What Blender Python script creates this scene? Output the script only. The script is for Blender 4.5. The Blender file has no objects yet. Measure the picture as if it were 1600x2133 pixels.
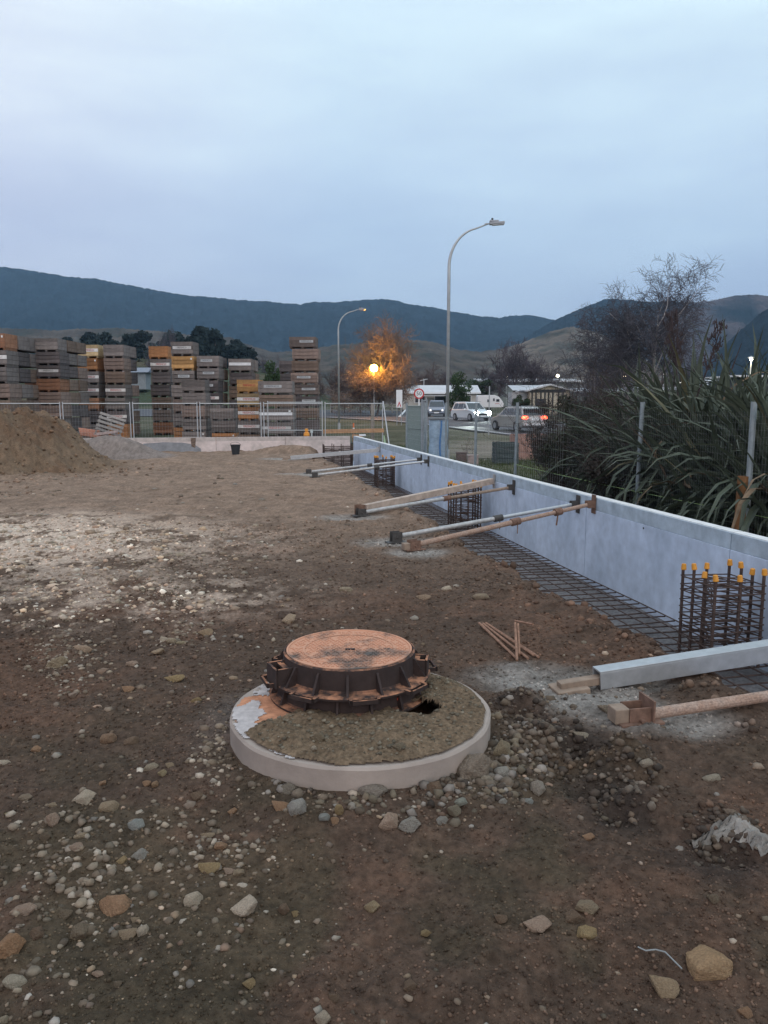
import bpy, math, random
import numpy as np
from mathutils import Vector, Matrix
rnd = random.Random(7)
R = math.radians
S = bpy.context.scene
COL = S.collection

# ------------------------------------------------------------------ camera
PITCH = R(8.04); CAMZ = 1.68; F = 1600.0
cam = bpy.data.cameras.new('camera'); camo = bpy.data.objects.new('camera', cam); COL.objects.link(camo)
cam.sensor_fit = 'HORIZONTAL'; cam.sensor_width = 36; cam.lens = 36.0
cam.clip_start = 0.05; cam.clip_end = 9000
camo.location = (0, 0, CAMZ); camo.rotation_euler = (R(90) - PITCH, 0, 0)
S.camera = camo
S.view_settings.view_transform = 'Standard'; S.view_settings.look = 'None'
S.view_settings.exposure = 0; S.view_settings.gamma = 1; S.view_settings.use_curve_mapping = False
S.render.engine = 'CYCLES'
S.cycles.use_denoising = True
S.cycles.max_bounces = 6; S.cycles.diffuse_bounces = 3; S.cycles.glossy_bounces = 2
S.cycles.transmission_bounces = 4; S.cycles.transparent_max_bounces = 12; S.cycles.volume_bounces = 0
S.cycles.sample_clamp_indirect = 4

# ------------------------------------------------------------------ dusk sky
W = bpy.data.worlds.new('World'); S.world = W; W.use_nodes = True
nt = W.node_tree; nt.nodes.clear()
def nd(t, nt_=None, **kw):
    n = (nt_ or nt).nodes.new(t)
    for k, v in kw.items(): setattr(n, k, v)
    return n
out = nd('ShaderNodeOutputWorld'); bg = nd('ShaderNodeBackground'); nt.links.new(bg.outputs[0], out.inputs[0])
sky = nd('ShaderNodeTexSky', sky_type='NISHITA'); sky.sun_disc = False
sky.sun_elevation = R(4); sky.sun_rotation = R(168)
tc = nd('ShaderNodeTexCoord'); sp = nd('ShaderNodeSeparateXYZ'); nt.links.new(tc.outputs['Generated'], sp.inputs[0])
ramp = nd('ShaderNodeValToRGB'); nt.links.new(sp.outputs['Z'], ramp.inputs[0])
cr = ramp.color_ramp
stops = [(0.0, (.355, .45, .60)), (.10, (.395, .492, .655)), (.17, (.47, .585, .75)), (.26, (.575, .715, .86)), (.40, (.665, .82, .92)), (1.0, (.72, .86, .96))]
cr.elements[0].position = 0; cr.elements[0].color = (*stops[0][1], 1)
cr.elements[1].position = 1; cr.elements[1].color = (*stops[-1][1], 1)
for p, c in stops[1:-1]:
    e = cr.elements.new(p); e.color = (*c, 1)
# warmer, pinker sky towards the left
mr = nd('ShaderNodeMapRange'); nt.links.new(sp.outputs['X'], mr.inputs[0])
mr.inputs[1].default_value = -.05; mr.inputs[2].default_value = -.55; mr.inputs[3].default_value = 0; mr.inputs[4].default_value = .8
mp = nd('ShaderNodeMixRGB', blend_type='MULTIPLY'); nt.links.new(mr.outputs[0], mp.inputs[0]); nt.links.new(ramp.outputs[0], mp.inputs[1]); mp.inputs[2].default_value = (1.26, 1.01, .99, 1)
# cloud streaks
dv = nd('ShaderNodeVectorMath', operation='MULTIPLY'); nt.links.new(tc.outputs['Generated'], dv.inputs[0]); dv.inputs[1].default_value = (1.6, 1.0, 6.5)
no = nd('ShaderNodeTexNoise'); nt.links.new(dv.outputs[0], no.inputs[0]); no.inputs['Scale'].default_value = 2.3; no.inputs['Detail'].default_value = 7; no.inputs['Roughness'].default_value = .5
m2 = nd('ShaderNodeMapRange'); nt.links.new(no.outputs[0], m2.inputs[0])
m2.inputs[1].default_value = .34; m2.inputs[2].default_value = .68; m2.inputs[3].default_value = .92; m2.inputs[4].default_value = 1.09
mc = nd('ShaderNodeMixRGB', blend_type='MULTIPLY'); mc.inputs[0].default_value = 1; nt.links.new(mp.outputs[0], mc.inputs[1])
cb = nd('ShaderNodeCombineXYZ')
pw = nd('ShaderNodeMath', operation='POWER'); nt.links.new(m2.outputs[0], pw.inputs[0]); pw.inputs[1].default_value = .6
nt.links.new(m2.outputs[0], cb.inputs[0]); nt.links.new(m2.outputs[0], cb.inputs[1]); nt.links.new(pw.outputs[0], cb.inputs[2])
nt.links.new(cb.outputs[0], mc.inputs[2])
# the sky keeps brightening above the frame
m3 = nd('ShaderNodeMapRange'); nt.links.new(sp.outputs['Z'], m3.inputs[0])
m3.inputs[1].default_value = .40; m3.inputs[2].default_value = .95; m3.inputs[3].default_value = 1.0; m3.inputs[4].default_value = 1.35
ml = nd('ShaderNodeVectorMath', operation='SCALE'); nt.links.new(mc.outputs[0], ml.inputs[0]); nt.links.new(m3.outputs[0], ml.inputs['Scale'])
ns = nd('ShaderNodeVectorMath', operation='SCALE'); nt.links.new(sky.outputs[0], ns.inputs[0]); ns.inputs['Scale'].default_value = .1
mx = nd('ShaderNodeMixRGB'); mx.inputs[0].default_value = .06; nt.links.new(ml.outputs[0], mx.inputs[1]); nt.links.new(ns.outputs[0], mx.inputs[2])
nt.links.new(mx.outputs[0], bg.inputs[0]); bg.inputs[1].default_value = 1.24
# soft afterglow from behind the camera
sl = bpy.data.lights.new('sun', 'SUN'); sl.energy = 0.8; sl.angle = R(30); sl.color = (1.0, .80, .70)
so = bpy.data.objects.new('sun', sl); COL.objects.link(so)
so.rotation_euler = Vector((-.25, 1, -.42)).to_track_quat('-Z', 'Y').to_euler()

# ------------------------------------------------------------------ projection helpers
CP, SP = math.cos(PITCH), math.sin(PITCH)
def ray(px, py):
    a = (px - 800) / F; b = -(py - 1066.5) / F
    return Vector((a, CP + b * SP, -SP + b * CP))
def P(px, py, Y):
    d = ray(px, py); t = Y / d.y
    return Vector((d.x * t, Y, CAMZ + d.z * t))
def G(px, py, z=0.0):
    d = ray(px, py); t = (z - CAMZ) / d.z
    return Vector((d.x * t, d.y * t, z))
def zdepth(v): return v.y * CP - (v.z - CAMZ) * SP
def wallX(Y): return 4.70 - .2041 * Y
def farY(X): return 28.6 + (X + 1.13) * .2041
WD = Vector((-.2, .98, 0)).normalized()       # along the long wall
WN = Vector((-.98, -.2, 0)).normalized()      # into the site

# ------------------------------------------------------------------ noise
def _hash(ix, iy, s):
    h = (ix.astype(np.int64) * 374761393 + iy.astype(np.int64) * 668265263 + s * 974634777) & 0xffffffff
    h = ((h ^ (h >> 13)) * 1274126177) & 0xffffffff
    return ((h ^ (h >> 16)) & 0xffff) / 65535.0
def vnoise(x, y, s=0):
    ix = np.floor(x); iy = np.floor(y); fx = x - ix; fy = y - iy
    fx = fx * fx * (3 - 2 * fx); fy = fy * fy * (3 - 2 * fy)
    a = _hash(ix, iy, s); b = _hash(ix + 1, iy, s); c = _hash(ix, iy + 1, s); d = _hash(ix + 1, iy + 1, s)
    return (a * (1 - fx) + b * fx) * (1 - fy) + (c * (1 - fx) + d * fx) * fy
def fbm(x, y, s=0, o=4, g=.5):
    t = 0; a = 1; n = 0
    for i in range(o):
        t = t + a * (vnoise(x, y, s + i * 17) - .5); n += a; a *= g; x = x * 2.03 + 5.2; y = y * 2.03 + 1.7
    return t / n * 2
def sst(e0, e1, x):
    t = np.clip((x - e0) / (e1 - e0), 0, 1); return t * t * (3 - 2 * t)

# ------------------------------------------------------------------ materials
MATS = {}
def mat(name, col=(.5, .5, .5), rough=.8, ns=None, var=.25, bump=0.0, objcol=False, attr=None, metal=0.0, emit=None, es=0.0, col2=None, bs=None, det=6, spec=.3, thr=None, stretch=None):
    if name in MATS: return MATS[name]
    m = bpy.data.materials.new(name); m.use_nodes = True; MATS[name] = m
    t = m.node_tree; b = t.nodes['Principled BSDF']
    b.inputs['Roughness'].default_value = rough; b.inputs['Metallic'].default_value = metal
    b.inputs['Specular IOR Level'].default_value = spec
    src = None
    if objcol:
        n = t.nodes.new('ShaderNodeObjectInfo'); src = n.outputs['Color']
    elif attr:
        n = t.nodes.new('ShaderNodeAttribute'); n.attribute_name = attr; src = n.outputs['Color']
    tcn = t.nodes.new('ShaderNodeTexCoord')
    if ns:
        n1 = t.nodes.new('ShaderNodeTexNoise'); n1.inputs['Scale'].default_value = ns; n1.inputs['Detail'].default_value = det; n1.inputs['Roughness'].default_value = .62
        if stretch:
            vm = t.nodes.new('ShaderNodeVectorMath'); vm.operation = 'MULTIPLY'; vm.inputs[1].default_value = stretch; t.links.new(tcn.outputs['Object'], vm.inputs[0]); t.links.new(vm.outputs[0], n1.inputs[0])
        else: t.links.new(tcn.outputs['Object'], n1.inputs[0])
        r1 = t.nodes.new('ShaderNodeMapRange'); r1.inputs[1].default_value = (.32 if thr is None else thr[0]); r1.inputs[2].default_value = (.68 if thr is None else thr[1])
        t.links.new(n1.outputs[0], r1.inputs[0])
        if col2 is not None:
            mxn = t.nodes.new('ShaderNodeMixRGB'); t.links.new(r1.outputs[0], mxn.inputs[0])
            if src: t.links.new(src, mxn.inputs[1])
            else: mxn.inputs[1].default_value = (*col, 1)
            mxn.inputs[2].default_value = (*col2, 1)
            src2 = mxn.outputs[0]
            n3 = t.nodes.new('ShaderNodeTexNoise'); n3.inputs['Scale'].default_value = ns * 5.3; n3.inputs['Detail'].default_value = 4
            t.links.new(tcn.outputs['Object'], n3.inputs[0])
            r1 = t.nodes.new('ShaderNodeMapRange'); r1.inputs[1].default_value = .3; r1.inputs[2].default_value = .7; t.links.new(n3.outputs[0], r1.inputs[0])
            src = src2
        r1.inputs[3].default_value = 1 - var; r1.inputs[4].default_value = 1 + var
        vs = t.nodes.new('ShaderNodeVectorMath'); vs.operation = 'SCALE'
        if src: t.links.new(src, vs.inputs[0])
        else: vs.inputs[0].default_value = col
        t.links.new(r1.outputs[0], vs.inputs['Scale'])
        t.links.new(vs.outputs[0], b.inputs['Base Color'])
    elif src: t.links.new(src, b.inputs['Base Color'])
    else: b.inputs['Base Color'].default_value = (*col, 1)
    if bump:
        n2 = t.nodes.new('ShaderNodeTexNoise'); n2.inputs['Scale'].default_value = bs or (ns or 20) * 3; n2.inputs['Detail'].default_value = 5; n2.inputs['Roughness'].default_value = .7
        t.links.new(tcn.outputs['Object'], n2.inputs[0])
        bn = t.nodes.new('ShaderNodeBump'); bn.inputs['Strength'].default_value = 1.0; bn.inputs['Distance'].default_value = bump
        t.links.new(n2.outputs[0], bn.inputs['Height']); t.links.new(bn.outputs[0], b.inputs['Normal'])
    if emit:
        b.inputs['Emission Color'].default_value = (*emit, 1); b.inputs['Emission Strength'].default_value = es
    return m

# ------------------------------------------------------------------ object helpers
def tag(o, label=None, cat=None, group=None, kind=None):
    if label: o['label'] = label
    if cat: o['category'] = cat
    if group: o['group'] = group
    if kind: o['kind'] = kind
    return o
def empty(name, loc, label, cat, group=None, rz=0):
    o = bpy.data.objects.new(name, None); COL.objects.link(o); o.location = loc; o.rotation_euler = (0, 0, rz)
    o.empty_display_size = .1
    return tag(o, label, cat, group)
def inst(name, me, parent=None, loc=(0, 0, 0), rot=(0, 0, 0), sc=(1, 1, 1), color=None):
    o = bpy.data.objects.new(name, me); COL.objects.link(o)
    if parent: o.parent = parent
    o.location = loc; o.rotation_euler = rot; o.scale = sc
    if color: o.color = (*color, 1)
    return o
def npmesh(name, V, Fc, m=None, smooth=False, attrs=None):
    me = bpy.data.meshes.new(name); V = np.asarray(V, np.float32); Fc = np.asarray(Fc, np.int32); k = Fc.shape[1]
    me.vertices.add(len(V)); me.vertices.foreach_set('co', V.ravel())
    me.loops.add(Fc.size); me.loops.foreach_set('vertex_index', Fc.ravel())
    me.polygons.add(len(Fc)); me.polygons.foreach_set('loop_start', np.arange(len(Fc), dtype=np.int32) * k)
    me.polygons.foreach_set('loop_total', np.full(len(Fc), k, np.int32))
    if smooth: me.polygons.foreach_set('use_smooth', np.ones(len(Fc), bool))
    me.update(calc_edges=True)
    if attrs is not None:
        a = me.color_attributes.new('Col', 'FLOAT_COLOR', 'POINT')
        c = np.ones((len(V), 4), np.float32); c[:, :3] = attrs; a.data.foreach_set('color', c.ravel())
    if m: me.materials.append(m)
    return me
class MB:
    def __init__(s): s.v = []; s.f = []; s.mi = []; s.cur = 0
    def add(s, vs, fs):
        b = len(s.v); s.v.extend([tuple(x) for x in vs]); s.f.extend([tuple(i + b for i in f) for f in fs]); s.mi.extend([s.cur] * len(fs)); return s
    def box(s, c, sz, rot=None):
        x, y, z = sz[0] / 2, sz[1] / 2, sz[2] / 2; M = rot or Matrix.Identity(3); c = Vector(c)
        vs = [c + M @ Vector((a * x, b * y, d * z)) for a, b, d in ((-1, -1, -1), (1, -1, -1), (1, 1, -1), (-1, 1, -1), (-1, -1, 1), (1, -1, 1), (1, 1, 1), (-1, 1, 1))]
        return s.add(vs, [(3, 2, 1, 0), (4, 5, 6, 7), (0, 1, 5, 4), (1, 2, 6, 5), (2, 3, 7, 6), (3, 0, 4, 7)])
    def tube(s, p0, p1, r0, r1=None, n=8, caps=True):
        p0 = Vector(p0); p1 = Vector(p1); r1 = r0 if r1 is None else r1
        d = (p1 - p0); L = d.length
        if L < 1e-6: return s
        d /= L; a = d.orthogonal().normalized(); b = d.cross(a); vs = []
        for p, r in ((p0, r0), (p1, r1)):
            for i in range(n):
                t = 2 * math.pi * i / n; vs.append(p + (a * math.cos(t) + b * math.sin(t)) * r)
        fs = [(i, (i + 1) % n, n + (i + 1) % n, n + i) for i in range(n)]
        if caps: fs += [tuple(range(n - 1, -1, -1)), tuple(range(n, 2 * n))]
        return s.add(vs, fs)
    def path(s, pts, rs, n=8):
        pts = [Vector(p) for p in pts]; m = len(pts); vs = []; ref = None
        for i in range(m):
            d = (pts[min(i + 1, m - 1)] - pts[max(i - 1, 0)])
            d = d.normalized() if d.length > 1e-9 else Vector((0, 0, 1))
            a = d.orthogonal().normalized() if ref is None else (ref - d * ref.dot(d)).normalized()
            ref = a; b = d.cross(a); r = rs[i] if hasattr(rs, '__len__') else rs
            for k in range(n):
                t = 2 * math.pi * k / n; vs.append(pts[i] + (a * math.cos(t) + b * math.sin(t)) * r)
        fs = [(i * n + k, i * n + (k + 1) % n, (i + 1) * n + (k + 1) % n, (i + 1) * n + k) for i in range(m - 1) for k in range(n)]
        fs += [tuple(range(n - 1, -1, -1)), tuple(range((m - 1) * n, m * n))]
        return s.add(vs, fs)
    def beam(s, p0, p1, w, h, up=(0, 0, 1)):
        p0 = Vector(p0); p1 = Vector(p1); d = (p1 - p0); L = d.length; d /= L
        x = d.cross(Vector(up)).normalized(); z = x.cross(d)
        M = Matrix((x, d, z)).transposed(); return s.box((p0 + p1) / 2, (w, L, h), M)
    def prism(s, prof, x0, x1, ins=None):     # prof list of (y,z); along x
        n = len(prof); ins = ins or [0] * n
        vs = [(x0 + i_, y, z) for (y, z), i_ in zip(prof, ins)] + [(x1 - i_, y, z) for (y, z), i_ in zip(prof, ins)]
        fs = [(i, (i + 1) % n, n + (i + 1) % n, n + i) for i in range(n)] + [tuple(range(n - 1, -1, -1)), tuple(range(n, 2 * n))]
        return s.add(vs, fs)
    def lathe(s, prof, n=48, c=(0, 0, 0), close=False):
        vs = []; m = len(prof)
        for i in range(n):
            t = 2 * math.pi * i / n
            for r, z in prof: vs.append((c[0] + r * math.cos(t), c[1] + r * math.sin(t), c[2] + z))
        fs = []
        for i in range(n):
            for j in range(m if close else m - 1):
                a = i * m + j; b = i * m + (j + 1) % m; c2 = ((i + 1) % n) * m + (j + 1) % m; d = ((i + 1) % n) * m + j
                fs.append((a, d, c2, b))
        return s.add(vs, fs)
    def quad(s, a, b, c, d): return s.add([a, b, c, d], [(0, 1, 2, 3)])
    def mesh(s, name, m=None, off=None, smooth=False):
        me = bpy.data.meshes.new(name)
        v = s.v if off is None else [(x - off[0], y - off[1], z - off[2]) for x, y, z in s.v]
        me.from_pydata(v, [], s.f)
        for q in ([m] if not isinstance(m, (list, tuple)) else m):
            if q: me.materials.append(q)
        if isinstance(m, (list, tuple)): me.polygons.foreach_set('material_index', s.mi)
        if smooth: me.polygons.foreach_set('use_smooth', [True] * len(me.polygons))
        me.update(); return me
    def build(s, name, m, parent=None, world=True, smooth=False, bevel=0, loc=None, color=None):
        off = None
        if parent and world: off = parent.matrix_local.translation if parent.parent is None else None
        if parent and world:
            off = Vector(parent.location)
            q = parent.parent
            while q: off += Vector(q.location); q = q.parent
        o = bpy.data.objects.new(name, s.mesh(name, m, off if off is not None else loc, smooth)); COL.objects.link(o)
        if parent: o.parent = parent
        elif loc is not None: o.location = loc
        if color: o.color = (*color, 1)
        if bevel:
            b = o.modifiers.new('bevel', 'BEVEL'); b.width = bevel; b.segments = 2; b.limit_method = 'ANGLE'
        return o
def top_mesh(name, mb, m, loc, label, cat, group=None, kind=None, **kw):
    return tag(mb.build(name, m, None, loc=Vector(loc), **kw), label, cat, group, kind)
def textmesh(name, s, size, m, align='CENTER'):
    c = bpy.data.curves.new('t', 'FONT'); c.body = s; c.size = size; c.align_x = align; c.align_y = 'CENTER'; c.extrude = .002; c.resolution_u = 2
    o = bpy.data.objects.new('t', c); COL.objects.link(o)
    bpy.context.view_layer.update()
    me = bpy.data.meshes.new_from_object(o.evaluated_get(bpy.context.evaluated_depsgraph_get()))
    bpy.data.objects.remove(o); bpy.data.curves.remove(c); me.name = name; me.materials.clear(); me.materials.append(m); return me

# ================================================================== SITE GROUND
def blob(x, y, cx, cy, rx, ry, e0=1.0, e1=.5):
    r = np.sqrt(((x - cx) / rx) ** 2 + ((y - cy) / ry) ** 2); return sst(e0, e1, r)
PIT = [(1180, 1600, -.05, .16), (1510, 1780, -.05, .18), (1225, 1640, -.09, .13), (1200, 1560, -.07, .12), (1290, 1700, -.06, .12), (1010, 1440, -.03, .10), (1080, 1500, -.04, .1)]
HUMP = [(1300, 1600, .11, .20), (1090, 1480, .08, .20), (1120, 1550, .08, .17), (1040, 1580, .06, .16), (1340, 1680, .06, .18), (1530, 1712, .05, .20), (1400, 1690, .03, .3), (900, 1640, .025, .3),
        (640, 1650, .03, .3), (760, 1650, .03, .3), (1330, 1540, .03, .25)]
def height(x, y, fine=True):
    x = np.asarray(x, float); y = np.asarray(y, float)
    h = .05 * fbm(x * .35, y * .35, 3, 3) + .040 * fbm(x * 1.7, y * 1.7, 9, 3)
    if fine:
        near = np.clip((y - 1.0) / 1.0, 0, 1)
        h = h + .022 * fbm(x * 6, y * 6, 21, 3) * (.4 + 1.2 * vnoise(x * 1.1, y * 1.1, 27)) + .013 * fbm(x * 24, y * 24, 33, 3, .6) + .004 * fbm(x * 75, y * 75, 35, 2, .6)
    # spoil heaps by the far wall
    nz = 1 + .25 * fbm(x * .9, y * .9, 41, 4, .55)
    h = h + 1.36 * nz * blob(x, y, -12.4, 20.3, 5.3, 4.6, 1.0, .60) + .22 * blob(x, y, -11, 16.8, 4.4, 3.2, 1, .2)
    h = h + .34 * fbm(x * 1.9, y * 1.9, 47, 5, .68) * blob(x, y, -12, 19, 6, 5)
    h = h + .62 * nz * blob(x, y, -8.9, 24.6, 2.2, 1.7, 1, .1)
    h = h + .24 * nz * blob(x, y, -3.3, 26.4, 1.9, 1.0, 1, .1)
    h = h + .10 * blob(x, y, -5.9, 22.6, 3.0, 1.6, 1, .1) * nz
    for px, py, a, r in PIT + HUMP:
        g = G(px, py); h = h + a * blob(x, y, g.x, g.y, r, r, 1, .1) * (1 + .6 * fbm(x * 9, y * 9, 51, 2))
    h = h + .03 * blob(x, y, -.12, 3.72, 1.1, 1.0, 1, .6)
    # keep the slab seat level
    k = blob(x, y, -.12, 3.72, .98, .98, 1, .72); h = h * (1 - .8 * k) + k * (.034 + .010 * fbm(x * 9, y * 9, 52, 3))
    # trench along the long wall
    d = (wallX(y) - x) * .98
    e = 1.78 + .22 * fbm(y * .9, x * .3, 61, 3) + .12 * fbm(y * 4, x * 4, 63, 2)
    t = sst(.0, -.42, d - e)
    h = h * (1 - t) + t * (-.66 + .012 * fbm(x * 5, y * 5, 66, 2)) + .05 * np.exp(-((d - e - .12) / .15) ** 2)
    return h
def hz(x, y, fine=False): return float(height(np.array([x]), np.array([y]), fine)[0])

PATCH = [(1110, 1420, .50, .36), (1240, 1470, .46, .32), (1380, 1515, .46, .26), (1290, 1425, .40, .26), (640, 988, .9, .5), (735, 1078, .62, .5), (820, 1128, .6, .42), (590, 955, 1.0, .6), (870, 1150, .45, .3)]
def groundcol(x, y):
    n1 = fbm(x * .8, y * .8, 71, 4, .6); n2 = fbm(x * 5, y * 5, 73, 4, .65); n3 = fbm(x * 28, y * 28, 79, 3, .7); n4 = fbm(x * 2.1, y * 2.1, 87, 3)
    c = np.stack([.092 + 0 * x, .060 + 0 * x, .0425 + 0 * x], -1)
    red = np.array([.125, .070, .046]); olive = np.array([.072, .060, .036]); pale = np.array([.74, .58, .46]); dry = np.array([.27, .185, .132])
    def mix(c, d, k): k = k[..., None]; return c * (1 - k) + np.asarray(d) * k
    c = mix(c, red, sst(.0, .5, n1 + .3 * n2) * .7)
    c = mix(c, olive, sst(.0, .45, n4 - .2 * n2) * sst(5, 2, y) * .55)
    far = sst(5.5, 13.0, y)
    c = mix(c, dry, far * (.75 + .25 * n2))
    # paler gravelly strip on the left
    k = blob(x, y, -5.6, 9.2, 5.4, 3.6, 1, .25) * sst(-.3, .25, n4 + .8 * n2 + .5 * n3 + .12)
    c = mix(c, pale, np.clip(k, 0, 1) * .62)
    k = blob(x, y, -2.2, 6.6, 2.3, 1.3, 1, .2) * sst(-.2, .4, n2); c = mix(c, pale * .8, k * .5)
    # heaps
    k = blob(x, y, -12, 20, 5.6, 5.2, 1, .8); c = mix(c, [.165, .108, .068], k * .9); c = mix(c, [.13, .075, .045], k * sst(.1, .5, n1 + .4 * n2) * .8)
    k = blob(x, y, -8.9, 24.6, 2.4, 1.9, 1, .8); c = mix(c, [.21, .17, .15], k * .9)
    for px, py, rx, ry in PATCH:
        g = G(px, py); k = blob(x, y, g.x, g.y, rx, ry, 1.1, .35) * np.clip(.85 + .5 * n2, 0, 1); c = mix(c, [.265, .24, .215], np.clip(k * .95, 0, 1))
    # dusting by the chamber
    k = blob(x, y, -.75, 3.9, .35, .6, 1, .1); c = mix(c, [.16, .15, .14], k * .35)
    # trench floor
    d = (wallX(y) - x) * .98; c = mix(c, [.19, .19, .195], sst(1.45, 1.0, d) * .85)
    # darker colour along the slope of the trench
    c = mix(c, [.085, .055, .042], np.exp(-((d - 1.6) / .25) ** 2) * .5)
    for px, py, r in ((1200, 1545, .20), (1240, 1640, .22), (1290, 1700, .2), (1500, 1790, .28), (1060, 1480, .14), (1120, 1520, .2)):
        g = G(px, py); c = mix(c, [.047, .036, .03], blob(x, y, g.x, g.y, r, r, 1.1, .3) * .75)
    c = c * (1 + .28 * n2[..., None] + .42 * n3[..., None])
    return np.clip(c, .008, .6)

NR, NC = 760, 700
ys = 1.15 * np.exp(np.linspace(0, 1, NR) * math.log(31 / 1.15)); us = np.linspace(-1, 1, NC)
U = np.sign(us) * np.abs(us) ** 1.08
YY = np.repeat(ys[:, None], NC, 1); XX = U[None, :] * (YY * .78 + 1.0) - .02 * YY
wx = wallX(YY) + .05; XX = np.minimum(XX, wx)
fy = farY(XX) + .05; YY = np.minimum(YY, fy)
HH = height(XX, YY)
V = np.stack([XX, YY, HH], -1).reshape(-1, 3)
idx = np.arange(NR * NC).reshape(NR, NC)
Q = np.stack([idx[:-1, :-1], idx[:-1, 1:], idx[1:, 1:], idx[1:, :-1]], -1).reshape(-1, 4)
a_ = np.linalg.norm(V[Q[:, 0]] - V[Q[:, 1]], axis=1); b_ = np.linalg.norm(V[Q[:, 0]] - V[Q[:, 3]], axis=1); Q = Q[(a_ > 1e-5) & (b_ > 1e-5)]
soil = mat('soil', attr='Col', ns=38, var=.30, bump=.012, bs=95, rough=.95, spec=.15, det=8)
sg = inst('ground', npmesh('ground', V, Q, soil, True, groundcol(V[:, 0], V[:, 1])))
tag(sg, 'bare brown stony building site ground with a trench along the long wall', kind='structure')
m = MB(); m.quad((-40, -8, -.2), (2.5, -8, -.2), (2.5, 1.3, -.2), (-40, 1.3, -.2)); m.quad((-40, 1.3, -.2), (-1.0, 1.3, -.2), (-13.5, 22, -.2), (-40, 20, -.2)); m.quad((2.5, -8, -.67), (6.3, -8, -.67), (4.45, 1.3, -.67), (2.5, 1.3, -.67)); m.quad((2.5, -8, -.2), (2.5, -8, -.67), (2.5, 1.3, -.67), (2.5, 1.3, -.2)); 
so_ = m.build('ground', mat('soil_plain', (.09, .066, .05), .95, ns=9, var=.3, bump=.01)); tag(so_, 'plain brown dirt round the edge of the site', kind='structure')

# ================================================================== OUTER GROUND
def zg(Y): return -.42 + .0145 * np.clip(np.asarray(Y, float) - 37, 0, 108)
def gp(px, py):          # point on the outer ground seen at a pixel
    z = -.42
    for _ in range(25):
        g = G(px, py, z); z = float(zg(g.y))
    return Vector((g.x, g.y, z))
def outer(name, X0, X1, Y0, Y1, nx, ny, clip):
    xs = np.linspace(X0, X1, nx); t = np.linspace(0, 1, ny); yv = Y0 + (Y1 - Y0) * t ** 2.2
    X, Y = np.meshgrid(xs, yv)
    if clip == 'far': Y = np.maximum(Y, farY(X) + .14)
    if clip == 'right': X = np.maximum(X, wallX(Y) + .14)
    n2 = fbm(X * .5, Y * .5, 5, 4); n3 = fbm(X * 4, Y * 4, 6, 3); n1 = fbm(X * .08, Y * .08, 8, 3)
    Z = zg(Y) + .05 * n2 * (Y < 60) - (.03 if clip == 'far' else .055)
    c = np.zeros(X.shape + (3,)); c[:] = (.070, .072, .044)
    def mix(c, d, k): return c * (1 - k[..., None]) + np.array(d) * k[..., None]
    c = mix(c, (.13, .115, .085), sst(-.1, .5, n2 + .4 * n1) * .6)
    dirt = blob(X, Y, 6.0, 36, 4.5, 8.5, 1, .5); c = mix(c, (.235, .20, .165), dirt * (.75 + .25 * n2))
    dirt = blob(X, Y, -9, 33, 30, 7, 1, .6) * (X < 1); c = mix(c, (.085, .085, .07), dirt * .6)
    c = mix(c, (.10, .095, .07), sst(150, 400, Y) * .6)
    c = np.clip(c * (1 + .25 * n2 + .35 * n3)[..., None], .01, 1)
    Vv = np.stack([X, Y, Z], -1).reshape(-1, 3); ix = np.arange(nx * ny).reshape(ny, nx)
    Qq = np.stack([ix[:-1, :-1], ix[:-1, 1:], ix[1:, 1:], ix[1:, :-1]], -1).reshape(-1, 4)
    keep = (np.linalg.norm(Vv[Qq[:, 0]] - Vv[Qq[:, 3]], axis=1) > 1e-4) & (np.linalg.norm(Vv[Qq[:, 1]] - Vv[Qq[:, 0]], axis=1) > 1e-4)
    o = inst('ground', npmesh('ground', Vv, Qq[keep], mat('verge', attr='Col', ns=6, var=.3, bump=.03, bs=30, rough=.95, spec=.1), True, c.reshape(-1, 3)))
    return o
g1 = outer('ground', -60, 60, 24.0, 150, 240, 160, 'far'); tag(g1, 'grass and dirt verge between the site and the road', kind='structure')
g2 = outer('ground', 0, 40, -6, 30, 150, 120, 'right'); tag(g2, 'grassy strip beside the long wall under the flax', kind='structure')
Xf = np.linspace(-2600, 2600, 60); Yf = np.array([30, 60, 100, 145.2, 220, 330, 600, 1000, 2000, 3100.])
X, Y = np.meshgrid(Xf, Yf); Z = zg(Y) - .12
Vv = np.stack([X, Y, Z], -1).reshape(-1, 3); ix = np.arange(X.size).reshape(X.shape)
Qq = np.stack([ix[:-1, :-1], ix[:-1, 1:], ix[1:, 1:], ix[1:, :-1]], -1).reshape(-1, 4)
# leave out the cells under the near sheets so that nothing doubles up
g3 = inst('ground', npmesh('ground', Vv, Qq, mat('paddock', (.085, .088, .05), .95, ns=.02, var=.35, spec=.1, col2=(.14, .12, .085)), True))
tag(g3, 'flat grassy valley floor reaching to the hills', kind='structure')

# roads
asph = mat('asphalt', (.068, .07, .078), .85, ns=3, var=.18, bump=.004, bs=60, spec=.3)
white = mat('road_paint', (.62, .63, .64), .7, ns=8, var=.2)
def sheet(name, pts, m, dz, label, n=24):
    mb = MB(); L = pts[0]; Rr = pts[1]
    for i in range(len(L) - 1):
        for k in range(6):
            t0, t1 = k / 6, (k + 1) / 6
            q = []
            for A, t in ((L, t0), (Rr, t0), (Rr, t1), (L, t1)):
                x = A[i][0] + (A[i + 1][0] - A[i][0]) * t; y = A[i][1] + (A[i + 1][1] - A[i][1]) * t; q.append((x, y, float(zg(y)) + dz))
            mb.quad(*q)
    o = mb.build(name, m); return tag(o, label, kind='structure')
near = [(22, 2), (12.6, 30), (8.3, 45), (4.7, 58), (0, 72), (-6, 80), (-40, 88)]
farr = [(34, 6), (24, 34), (19, 50), (14.5, 72), (9, 92), (0, 112), (-40, 122)]
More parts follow.
